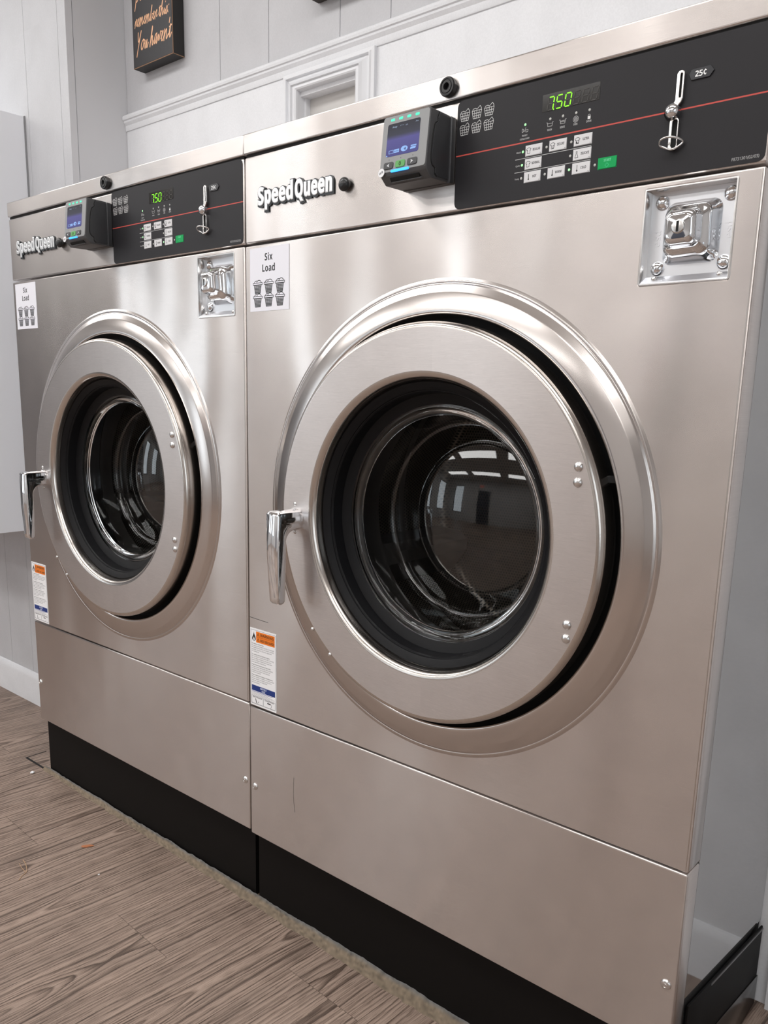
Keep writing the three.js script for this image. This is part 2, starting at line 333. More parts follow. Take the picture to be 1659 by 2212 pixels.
const overlayTex = canvasTexture(OVW, OVH, (k, w, h) => {
  const X = x => (x - OV.x0) / (OV.x1 - OV.x0) * w, Y = y => (OV.y1 - y) / (OV.y1 - OV.y0) * h, S = w / (OV.x1 - OV.x0);
  k.fillStyle = '#262528'; k.fillRect(0, 0, w, h);
  // red line
  k.fillStyle = '#c9554d'; k.fillRect(0, Y(1.27), w, S * 0.0017); k.fillRect(X(0.4575), Y(1.27), w, 0);
  k.strokeStyle = '#cfcfcf'; k.fillStyle = '#cfcfcf'; k.lineJoin = 'round'; k.lineCap = 'round';
  // six laundry baskets
  const basket = (x, y) => {
    const W = 0.0156 * S, H = 0.0098 * S, px = X(x), py = Y(y); k.lineWidth = 0.00075 * S;
    k.beginPath(); k.moveTo(px, py); k.lineTo(px + W, py); k.lineTo(px + W * 0.86, py + H); k.lineTo(px + W * 0.14, py + H); k.closePath(); k.stroke();
    for (const t of [0.34, 0.67]) { k.beginPath(); k.moveTo(px + W * 0.14 * t, py + H * t); k.lineTo(px + W * (1 - 0.14 * t), py + H * t); k.stroke(); }
    for (const t of [0.25, 0.5, 0.75]) { k.beginPath(); k.moveTo(px + W * t, py); k.lineTo(px + W * (0.14 + 0.72 * t), py + H); k.stroke(); }
    k.beginPath(); k.moveTo(px + W * 0.04, py); k.lineTo(px + W * 0.1, py - H * 0.24); k.lineTo(px + W * 0.36, py - H * 0.3); k.lineTo(px + W * 0.5, py - H * 0.14); k.lineTo(px + W * 0.82, py - H * 0.52); k.lineTo(px + W * 0.97, py - H * 0.2); k.lineTo(px + W * 0.95, py); k.stroke();
  };
  for (const y of [1.3225, 1.3047]) for (const x of [0.4602, 0.4798, 0.4998]) basket(x, y);
  const text = (t, x, y, size, align = 'center', weight = 'bold', sx = 0.8) => { k.save(); k.translate(X(x), Y(y)); k.scale(sx, 1); k.font = `${weight} ${size * S}px sans-serif`; k.textAlign = align; k.textBaseline = 'middle'; k.fillText(t, 0, 0); k.restore(); };
  // display window
  k.fillStyle = '#1f1e20'; k.fillRect(X(0.5897), Y(1.3205), 0.0798 * S, 0.0203 * S);
  k.fillStyle = '#bdbdbd'; k.strokeStyle = '#bdbdbd';
  // cycle icons
  k.lineWidth = 0.0006 * S;
  const tub = (x, n) => { const px = X(x), py = Y(1.2868); k.beginPath(); k.moveTo(px - 0.0049 * S, py); k.lineTo(px - 0.0038 * S, py); k.lineTo(px - 0.003 * S, py + 0.0047 * S); k.lineTo(px + 0.003 * S, py + 0.0047 * S); k.lineTo(px + 0.0038 * S, py); k.lineTo(px + 0.0049 * S, py); k.stroke(); for (let i = 0; i < n; i++) { k.beginPath(); k.moveTo(px - 0.0034 * S, py + (0.0014 + i * 0.0012) * S); k.lineTo(px + 0.0034 * S, py + (0.0014 + i * 0.0012) * S); k.stroke(); } };
  tub(0.6022, 1); tub(0.6205, 2);
  for (const r of [0.0035, 0.0021, 0.0008]) { k.beginPath(); k.arc(X(0.6388), Y(1.2838), r * S, 0, 7); k.stroke(); }
  k.fillStyle = '#e8e8e8'; k.fillRect(X(0.6551), Y(1.2842), 0.0038 * S, 0.0036 * S); k.beginPath(); k.arc(X(0.657), Y(1.2845), 0.0015 * S, Math.PI, 0); k.stroke(); k.fillStyle = '#bdbdbd';
  text('WASH', 0.6022, 1.2778, 0.0031); text('RINSE', 0.6205, 1.2778, 0.0031); text('SPIN', 0.6387, 1.2778, 0.0031); text('DOOR', 0.657, 1.278, 0.0031);
  text('INSERT', 0.5655, 1.2778, 0.003); text('COINS/CARD', 0.5655, 1.2737, 0.003);
  k.beginPath(); k.arc(X(0.5613), Y(1.2838), 0.0022 * S, -Math.PI / 2, Math.PI / 2); k.lineTo(X(0.5613), Y(1.286)); k.stroke();
  k.beginPath(); k.moveTo(X(0.5645), Y(1.2822)); k.lineTo(X(0.5668), Y(1.287)); k.moveTo(X(0.5665), Y(1.284)); k.lineTo(X(0.5702), Y(1.284)); k.lineTo(X(0.5698), Y(1.2815)); k.lineTo(X(0.5668), Y(1.2815)); k.closePath(); k.stroke();
  text('Wash', 0.5608, 1.2579, 0.0028, 'right', 'bold', 0.9); text('Cycle', 0.5604, 1.2417, 0.0028, 'right', 'bold', 0.9); text('Temp', 0.5603, 1.2255, 0.0028, 'right', 'bold', 0.9);
  k.fillStyle = '#c8c8c8';
  for (const y of [1.25, 1.2339]) k.fillRect(X(0.5528), Y(y), (0.6628 - 0.5528) * S, 0.0007 * S);
  text('F8731301(02/03)', 0.8663, 1.2058, 0.0043, 'right', 'normal', 0.92);
  // buttons
  for (const [t, a, b, c, d] of BUTTONS) {
    const st = t === 'START';
    k.fillStyle = st ? '#00a055' : '#dcdcde'; k.fillRect(X(a) - 2, Y(d) - 2, (c - a) * S + 4, (d - b) * S + 4);
    const cx = (a + c) / 2, cy = (b + d) / 2;
    if (st) { k.fillStyle = '#7fd6a8'; text('START', cx + 0.0003, d - 0.0033, 0.0042, 'center', 'bold', 0.8); k.strokeStyle = '#4cc48a'; k.lineWidth = 0.0005 * S; k.beginPath(); k.moveTo(X(cx), Y(cy)); k.lineTo(X(cx + 0.0026), Y(cy - 0.0026)); k.lineTo(X(cx), Y(cy - 0.0052)); k.lineTo(X(cx - 0.0026), Y(cy - 0.0026)); k.closePath(); k.stroke(); continue; }
    k.fillStyle = '#1c1c1e'; k.strokeStyle = '#1c1c1e'; k.lineWidth = 0.0005 * S;
    const ix = X(a + 0.0048), iy = Y(cy - 0.0002), u = 0.0001 * S;
    if (t === 'HOT' || t === 'WARM' || t === 'COLD') {
      k.lineWidth = 9 * u; k.beginPath(); k.moveTo(ix + 20 * u, iy - 34 * u); k.lineTo(ix + 20 * u, iy + 20 * u); k.stroke(); k.beginPath(); k.arc(ix + 20 * u, iy + 26 * u, 10 * u, 0, 7); k.fill();
      if (t === 'COLD') { k.strokeStyle = '#dcdcde'; k.lineWidth = 4 * u; k.beginPath(); k.moveTo(ix + 20 * u, iy - 32 * u); k.lineTo(ix + 20 * u, iy + 8 * u); k.stroke(); }
      text(t, a + 0.0156, cy, 0.0042, 'center', 'bold', 0.72);
    } else {
      const P = t === 'DELICATE' ? [[-8, -38], [8, -38], [6, -14], [22, 34], [-22, 34], [-6, -14]] : [[-12, -34], [12, -34], [34, -20], [26, -2], [18, -8], [18, 34], [-18, 34], [-18, -8], [-26, -2], [-34, -20]];
      k.beginPath(); P.forEach(([x, y], i) => i ? k.lineTo(ix + x * u, iy + y * u) : k.moveTo(ix + x * u, iy + y * u)); k.closePath(); k.stroke();
      if (t === 'DELUXE' || t === 'ULTRA') { k.beginPath(); k.arc(ix + 6 * u, iy + 14 * u, 15 * u, 0, 7); k.stroke(); }
      if (t === 'ULTRA') { k.beginPath(); k.arc(ix - 10 * u, iy + 22 * u, 9 * u, 0, 7); k.fill(); }
      text(t, a + 0.0163, cy + 0.0004, 0.0042, 'center', 'bold', t.length > 6 ? 0.6 : 0.68);
    }
    k.fillStyle = '#333'; k.fillRect(X(c - 0.0024), Y(b + 0.0016), 0.0012 * S, 0.0005 * S);
  }
});
const loadTex = canvasTexture(512, 540, (k, w, h) => {
  k.fillStyle = '#eeeef6'; k.fillRect(0, 0, w, h); k.fillStyle = '#111114'; k.strokeStyle = '#111114';
  k.textAlign = 'center';
  const word = (t, y, s) => { k.save(); k.translate(w * 0.485, y); k.scale(0.92, 1); k.font = `bold 84px sans-serif`; k.fillText(t, 0, 0); k.restore(); };
  word('Six', 112); word('Load', 205);
  for (let r = 0; r < 2; r++) for (let c = 0; c < 3; c++) {
    const x = 42 + c * 146, y = 298 + r * 116, W = 122, H = 78;
    k.fillStyle = '#111114';
    k.beginPath(); k.moveTo(x + 10, y + 14); k.lineTo(x + W - 10, y + 14); k.lineTo(x + W - 24, y + H + 12); k.lineTo(x + 24, y + H + 12); k.closePath(); k.fill();
    k.fillStyle = '#eeeef6';
    for (let j = 0; j < 6; j++) for (let i = 0; i < 7; i++) { const t = j / 6, xa = x + 16 + 12 * t, ww = W - 32 - 24 * t; k.fillRect(xa + ww * i / 7 + 2, y + 20 + j * 12, ww / 7 - 5, 6.5 - j * 0.5); }
    k.lineWidth = 6; k.fillStyle = '#eeeef6';
    k.beginPath(); k.ellipse(x + 42, y, 26, 20, 0, Math.PI, 0); k.fill(); k.stroke(); k.beginPath(); k.ellipse(x + 78, y, 30, 24, 0, Math.PI, 0); k.fill(); k.stroke();
    k.beginPath(); k.rect(x, y - 2, W, 16); k.fill(); k.lineWidth = 5; k.stroke();
  }
});
const warnTex = canvasTexture(480, 1000, (k, w, h) => {
  k.fillStyle = '#f2f2f4'; k.fillRect(0, 0, w, h);
  k.strokeStyle = '#55565c'; k.lineWidth = 3; k.strokeRect(18, 22, w - 36, h - 44);
  k.fillStyle = '#ef7d1a'; k.fillRect(112, 34, w - 140, 138); k.strokeStyle = '#7a3a00'; k.beginPath(); k.moveTo(112, 102); k.lineTo(w - 28, 102); k.stroke();
  k.fillStyle = '#1a1208'; k.textAlign = 'center'; k.textBaseline = 'middle';
  const t = (s, x, y, sz, sx = 1, al = 'center', col) => { k.save(); if (col) k.fillStyle = col; k.translate(x, y); k.scale(sx, 1); k.textAlign = al; k.font = `bold ${sz}px sans-serif`; k.fillText(s, 0, 0); k.restore(); };
  t('WARNING', 312, 70, 50, 1.02); t('MISE EN GARDE', 318, 138, 44, 0.78);
  for (const y of [68, 136]) { k.lineWidth = 4; k.strokeStyle = '#1a1208'; k.beginPath(); k.moveTo(152, y - 18); k.lineTo(172, y + 16); k.lineTo(132, y + 16); k.closePath(); k.stroke(); k.fillRect(150, y - 6, 4, 12); }
  // flame
  k.fillStyle = '#141414'; k.beginPath(); k.moveTo(70, 40); k.bezierCurveTo(70, 80, 108, 100, 104, 136); k.bezierCurveTo(100, 166, 44, 168, 38, 138); k.bezierCurveTo(34, 110, 62, 100, 70, 40); k.fill();
  k.fillStyle = '#f2f2f4'; k.beginPath(); k.moveTo(70, 100); k.bezierCurveTo(70, 118, 90, 128, 86, 146); k.bezierCurveTo(80, 158, 58, 156, 56, 144); k.bezierCurveTo(56, 128, 68, 120, 70, 100); k.fill();
  const lines = ['To reduce risk of fire', 'Do not put flammable liquids on materials', 'All washed items must not contain solvents,', 'gasoline, thinners, solvents, vegetable', 'or cooking oil.', '', 'To reduce risk of serious injury', 'Do not reach in drum while tub is moving', 'Do not allow children to play on or in', 'washer. Always follow fabric care label', 'and operating instructions.', 'Pour reduire le risque d incendie', 'Ne pas mettre de liquides inflammables', 'sur les articles. Les articles laves ne', 'doivent pas contenir des solvants', 'huile ou essence', 'Pour reduire les risques de blessures', 'Ne pas toucher le tambour en mouvement', 'Ne pas laisser les enfants jouer sur la', 'laveuse. Suivre les etiquettes', 'et instructions.'];
  let y = 196; lines.forEach((s, i) => { const b = [0, 6, 11, 16].includes(i); if (b && i) y += i === 6 ? 0 : 10; k.fillStyle = '#3a3b40'; k.font = `${b ? 'bold ' : ''}22px sans-serif`; k.textAlign = 'left'; k.save(); k.translate(30, y); k.scale(s.length > 36 ? 0.98 : 1, 1); k.fillText(s, 0, 0, 418); k.restore(); y += s ? 24.5 : 16; });
  k.fillStyle = '#12337c'; k.fillRect(24, 735, w - 48, 72); t('NOTICE', w / 2, 756, 32, 1, 'center', '#e8ecf6'); t('AVIS', w / 2, 789, 30, 1, 'center', '#e8ecf6');
  k.fillStyle = '#3f58a0'; k.fillRect(30, 814, 380, 6); k.fillStyle = '#55565c';
  for (const [yy, ww] of [[828, 300], [840, 380], [852, 420], [864, 330]]) { k.font = '13px sans-serif'; k.textAlign = 'left'; k.fillText('Do not slam door; open and close by the handle as shown. Ne pas claquer', 30, yy, ww); }
  k.lineWidth = 3; k.strokeStyle = '#55565c'; k.strokeRect(22, 876, 212, 96); k.strokeRect(244, 876, 212, 96);
  t('Open/Ouverte', 128, 888, 26, 1, 'center', '#26272b'); t('Closed/Fermee', 350, 888, 26, 0.95, 'center', '#26272b');
  k.strokeStyle = '#111'; k.fillStyle = '#111'; k.lineCap = 'round';
  k.lineWidth = 12; k.beginPath(); k.moveTo(96, 912); k.lineTo(108, 958); k.stroke(); k.lineWidth = 5; k.beginPath(); k.arc(126, 934, 26, 0.1, 1.5); k.stroke();
  k.lineWidth = 14; k.beginPath(); k.moveTo(318, 916); k.lineTo(372, 918); k.stroke(); k.lineWidth = 5; k.beginPath(); k.arc(350, 934, 40, -0.3, 0.9); k.stroke();
});
const screenTex = canvasTexture(256, 320, (k, w, h) => {
  const g = k.createLinearGradient(0, 0, 0, h); g.addColorStop(0, '#2e3036'); g.addColorStop(0.36, '#3b3d49'); g.addColorStop(0.5, '#55528a'); g.addColorStop(1, '#48487e'); k.fillStyle = g; k.fillRect(0, 0, w, h);
  k.fillStyle = '#9fb0c8'; k.font = 'bold 22px sans-serif'; k.fillText('\u25cfPay', 28, 44); k.font = '18px sans-serif'; k.fillText('x\u2019 =\u00b7 ', 98, 40); k.fillText('yx', 142, 44); k.fillText('-Pa', 214, 34);
  k.fillStyle = '#8fb4ea'; k.strokeStyle = '#8fb4ea'; k.lineWidth = 4;
  k.strokeRect(26, 262, 34, 30); k.fillRect(66, 258, 40, 34); k.fillStyle = '#3a4a80'; k.font = 'bold 13px sans-serif'; k.fillText('DEBIT', 67, 281);
  k.fillStyle = '#8fb4ea'; k.beginPath(); k.arc(146, 268, 27, 0, 7); k.fill(); k.strokeStyle = '#2c3160'; for (const r of [6, 12, 18]) { k.beginPath(); k.arc(140, 270, r, -0.8, 0.8); k.stroke(); }
  k.fillStyle = '#8fb4ea'; k.fillRect(196, 250, 44, 12); k.beginPath(); k.moveTo(196, 268); k.lineTo(240, 268); k.lineTo(232, 288); k.lineTo(192, 288); k.closePath(); k.fill();
  k.beginPath(); k.moveTo(4, 300); k.lineTo(4, 316); k.lineTo(18, 316); k.closePath(); k.fill();
});

// script lettering for the wooden sign, drawn with a brush
const GLYPHS = {
  p: [0.62, [[0.02, 0.3], [0.18, 0.62], [0.06, -0.5]], [[0.12, 0.3], [0.3, 0.62], [0.48, 0.5], [0.42, 0.12], [0.2, 0.0], [0.12, 0.12]]],
  o: [0.56, [[0.38, 0.58], [0.14, 0.5], [0.06, 0.2], [0.2, 0.0], [0.42, 0.14], [0.46, 0.46], [0.36, 0.6], [0.56, 0.5]]],
  s: [0.46, [[0.0, 0.1], [0.26, 0.66], [0.36, 0.3], [0.22, 0.0], [0.04, 0.06]], [[0.22, 0.0], [0.46, 0.2]]],
  i: [0.34, [[0.0, 0.2], [0.16, 0.6], [0.1, 0.08], [0.22, 0.02], [0.36, 0.3]], [[0.24, 0.84], [0.25, 0.88]]],
  b: [0.5, [[0.0, 0.1], [0.26, 0.9], [0.22, 1.16], [0.1, 0.6], [0.08, 0.08], [0.24, 0.0], [0.4, 0.2], [0.34, 0.48], [0.5, 0.44]]],
  l: [0.34, [[0.0, 0.1], [0.26, 0.9], [0.2, 1.16], [0.08, 0.5], [0.12, 0.04], [0.24, 0.06], [0.36, 0.3]]],
  e: [0.44, [[0.0, 0.18], [0.3, 0.42], [0.24, 0.62], [0.08, 0.4], [0.1, 0.04], [0.28, 0.04], [0.46, 0.28]]],
  r: [0.44, [[0.0, 0.2], [0.14, 0.66], [0.04, 0.0]], [[0.08, 0.3], [0.22, 0.56], [0.38, 0.6], [0.32, 0.3], [0.36, 0.06], [0.48, 0.2]]],
  m: [0.84, [[0.04, 0.6], [0.04, 0.0]], [[0.06, 0.2], [0.22, 0.6], [0.32, 0.56], [0.3, 0.0]], [[0.32, 0.2], [0.48, 0.6], [0.6, 0.54], [0.58, 0.08], [0.68, 0.02], [0.86, 0.26]]],
  n: [0.6, [[0.04, 0.6], [0.04, 0.0]], [[0.06, 0.2], [0.24, 0.6], [0.38, 0.54], [0.34, 0.08], [0.44, 0.02], [0.62, 0.26]]],
  t: [0.36, [[0.0, 0.2], [0.22, 1.0], [0.1, 0.2], [0.16, 0.0], [0.38, 0.26]], [[0.02, 0.62], [0.34, 0.7]]],
  h: [0.56, [[0.0, 0.1], [0.26, 0.9], [0.2, 1.16], [0.08, 0.5], [0.02, 0.0]], [[0.06, 0.2], [0.24, 0.58], [0.36, 0.5], [0.32, 0.08], [0.42, 0.02], [0.58, 0.26]]],
  a: [0.58, [[0.42, 0.58], [0.2, 0.58], [0.06, 0.2], [0.18, 0.0], [0.36, 0.3], [0.44, 0.6], [0.36, 0.12], [0.44, 0.0], [0.6, 0.26]]],
  v: [0.5, [[0.0, 0.3], [0.12, 0.62], [0.16, 0.02], [0.36, 0.4], [0.36, 0.62], [0.52, 0.56]]],
  u: [0.6, [[0.04, 0.3], [0.14, 0.62], [0.08, 0.1], [0.2, 0.0], [0.42, 0.6], [0.36, 0.1], [0.46, 0.0], [0.62, 0.28]]],
  Y: [0.6, [[0.06, 1.06], [0.12, 0.6], [0.26, 0.5], [0.52, 1.1]], [[0.52, 1.1], [0.22, 0.2], [0.1, -0.26]]],
  ':': [0.2, [[0.06, 0.06], [0.07, 0.1]], [[0.12, 0.52], [0.13, 0.56]]], "'": [0.12, [[0.1, 1.1], [0.06, 0.86]]], ' ': [0.3],
};
const signTex = canvasTexture(512, 1024, (k, w, h) => {
  k.fillStyle = '#2f2e31'; k.fillRect(0, 0, w, h);
  for (let i = 0; i < 900; i++) { k.fillStyle = `rgba(${rnd() < 0.5 ? '90,90,95' : '10,10,10'},${0.05 * rnd()})`; k.fillRect(rnd() * w, rnd() * h, 2 + rnd() * 3, 20 + rnd() * 80); }
  k.lineCap = 'round'; k.lineJoin = 'round';
  const write = (s, x, y, size, sx) => {
    for (const pass of [0, 1]) { let px = 0; for (const ch of s) { const [adv, ...strokes] = GLYPHS[ch]; for (const st of strokes) {
      const P = st.map(([a, b]) => [x + (px + a + b * 0.28) * size * sx, y - b * size]);
      k.strokeStyle = pass ? '#f2c199' : '#7a4a26'; k.lineWidth = size * (pass ? 0.07 : 0.11); k.beginPath(); k.moveTo(...P[0]);
      for (let i = 1; i < P.length - 1; i++) k.quadraticCurveTo(P[i][0], P[i][1], (P[i][0] + P[i + 1][0]) / 2, (P[i][1] + P[i + 1][1]) / 2);
      k.lineTo(...P[P.length - 1]); k.stroke(); } px += adv; } }
  };
  write('possible', 50, 588, 100, 0.84); write('remember this:', 34, 752, 92, 0.72); write("You haven't", 48, 918, 118, 0.72);
});

// ---------------------------------------------------------------- washing machines
const font = await new FontLoader().loadAsync('fonts/droid/droid_sans_bold.typeface.json');
const W = 0.876, YA = 1.1968, YB = 1.3424, YC = 0.3396, YD = 0.063, YT = 1.3765;
const DX = 0.4353, DY = 0.7455;
const overlayMat = phys({ map: overlayTex, roughness: 0.42, specularIntensity: 0.5 });
const ledMat = std({ color: lin(0.5, 0.5, 0.48), roughness: 0.4 });
const ledGreen = std({ color: lin(0.4, 0.6, 0.4), emissive: lin(0.25, 1, 0.3), emissiveIntensity: 0.55, roughness: 0.4 });
const digitMat = std({ color: lin(0.1, 0.4, 0.02), emissive: lin(0.22, 1, 0.01), emissiveIntensity: 1.15, roughness: 0.5 });
const ghostMat = std({ color: lin(0.05, 0.045, 0.042), roughness: 0.5 });
const windowMat = phys({ color: lin(0.016, 0.015, 0.014), roughness: 0.12 });
const badgeDark = phys({ color: lin(0.035, 0.04, 0.045), roughness: 0.3 });
const badgeFace = phys({ color: lin(0.86, 0.87, 0.88), metalness: 0.75, roughness: 0.3 });
const drumTex = dataTexture(512, 252, (x, y) => {   // staggered round holes in steel
  const cx = x / 16, row = Math.floor(y / 14), fx = (cx + (row % 2) * 0.5) % 1, fy = (y / 14) % 1, r = Math.hypot((fx - 0.5) * 16, (fy - 0.5) * 14);
  const t = smooth(4.2, 5.4, r); return [5 + 88 * t, 5 + 80 * t, 4 + 72 * t];
});
drumTex.repeat.set(1 / (32 * 0.0062), 1 / (18 * 0.0054));
const drumMat = phys({ map: drumTex, metalness: 0.7, roughness: 0.35 });
const drumPlain = phys({ color: lin(0.2, 0.185, 0.17), metalness: 0.85, roughness: 0.35 });

function disc(shape, z, d, b) { return slab(shape, z, d, b, 2, 16); }
function dome(x, y, z, r, h, seg = 24) { const pts = []; for (let i = 0; i <= 6; i++) { const a = Math.PI / 2 * i / 6; pts.push([r * Math.cos(a), z + h * Math.sin(a)]); } return turned([[r, z - 0.001], ...pts], x, y, seg); }
// seven segments of a digit, slanted
const SEG = { a: [0, 2, 1, 2], b: [1, 2, 1, 1], c: [1, 1, 1, 0], d: [0, 0, 1, 0], e: [0, 1, 0, 0], f: [0, 2, 0, 1], g: [0, 1, 1, 1] };
function segment(id, x, y, w, h, z) {
  const [a, b, c, d] = SEG[id], sl = 0.14, X = (u, v) => x + u * w + v * h / 2 * sl, Y = v => y + v * h / 2, t = 0.00062, g = 0.0007;
  const x0 = X(a, b), y0 = Y(b), x1 = X(c, d), y1 = Y(d), L = Math.hypot(x1 - x0, y1 - y0), ux = (x1 - x0) / L, uy = (y1 - y0) / L, nx = -uy, ny = ux;
  const P = (s, n) => [x0 + ux * s + nx * n, y0 + uy * s + ny * n];
  return slab(poly([P(g, 0), P(g + t, t), P(L - g - t, t), P(L - g, 0), P(L - g - t, -t), P(g + t, -t)]), z, 0.0004);
}
// handle: side outline in (z, y), extruded across x, narrowing towards its end
function handleGeometry() {
  const o = [[0.036, 0.0165], [0.083, 0.0165], ...arcpts(0.083, 0.0095, 0.007, Math.PI / 2, 0.1, 5), [0.0915, -0.06], [0.0895, -0.13], ...arcpts(0.0805, -0.134, 0.009, 0, -Math.PI, 8), [0.07, -0.06], ...arcpts(0.051, -0.036, 0.019, 0, Math.PI / 2, 6), [0.036, -0.015]];
  const s = poly(o.map(([z, y]) => [z, y]));
  const b = 0.0055, wd = 0.032;
  const g = new THREE.ExtrudeGeometry(s, { depth: wd - 2 * b, bevelEnabled: true, bevelSize: b * 0.7, bevelThickness: b, bevelOffset: -b * 0.7, bevelSegments: 4 });
  g.rotateY(-Math.PI / 2); g.translate(wd / 2 - b, 0, 0);     // (z, y, depth) to (x, y, z)
  const p = g.attributes.position;
  for (let i = 0; i < p.count; i++) { const y = p.getY(i), t = smooth(0.0, -0.14, y); p.setX(i, p.getX(i) * (1 - 0.26 * t) + 0.003 * t); }
  return merge([creased(g, 0.5), turned([[0.019, 0.036], [0.019, 0.041], [0.0172, 0.043], [0.0165, 0.07]], 0, 0.0005, 40)]);
}
// lock housing: rounded square sections that narrow towards the key
function housing(cx, cy) {
  const secs = [[0.0345, 0.036, 0.0125, -0.0145], [0.0315, 0.033, 0.0125, -0.0132], [0.0295, 0.031, 0.0125, -0.0095], [0.0284, 0.0298, 0.0125, -0.004], [0.0268, 0.0282, 0.0122, 0.0005], [0.0238, 0.025, 0.0112, 0.0035], [0.0208, 0.0216, 0.0098, 0.0055], [0.0195, 0.02, 0.009, 0.0085], [0.0189, 0.0194, 0.0086, 0.014], [0.0182, 0.0187, 0.0084, 0.0192], [0.0168, 0.0173, 0.008, 0.0222], [0.0146, 0.0151, 0.007, 0.0242], [0.012, 0.0124, 0.006, 0.0249], [0.0001, 0.0001, 0.00005, 0.0252]];
  const N = 64, pos = [], idx = [];
  const at = (hw, hh, r, i) => { const q = Math.floor(i / (N / 4)), t = (i % (N / 4)) / (N / 4 - 1), a = (q + t) * Math.PI / 2, sx = q === 0 || q === 3 ? 1 : -1, sy = q < 2 ? 1 : -1; return [cx + sx * (hw - r) + r * Math.cos(a), cy + sy * (hh - r) + r * Math.sin(a)]; };
  secs.forEach(([hw, hh, r, z]) => { for (let i = 0; i < N; i++) { const [x, y] = at(hw, hh, r, i); pos.push(x, y, z); } });
  for (let s = 0; s + 1 < secs.length; s++) for (let i = 0; i < N; i++) { const a = s * N + i, b = s * N + (i + 1) % N; idx.push(a, b, b + N, a, b + N, a + N); }
  for (let i = 0; i < N; i++) pos[i * 3 + 2] -= 0.004;
  const g = new THREE.BufferGeometry(); g.setAttribute('position', new THREE.Float32BufferAttribute(pos, 3)); g.setIndex(idx); g.computeVertexNormals();
  return planar(g);
}
const yy = y => y + Y0;
const up = g => { g.translate(0, Y0, 0); return g; };

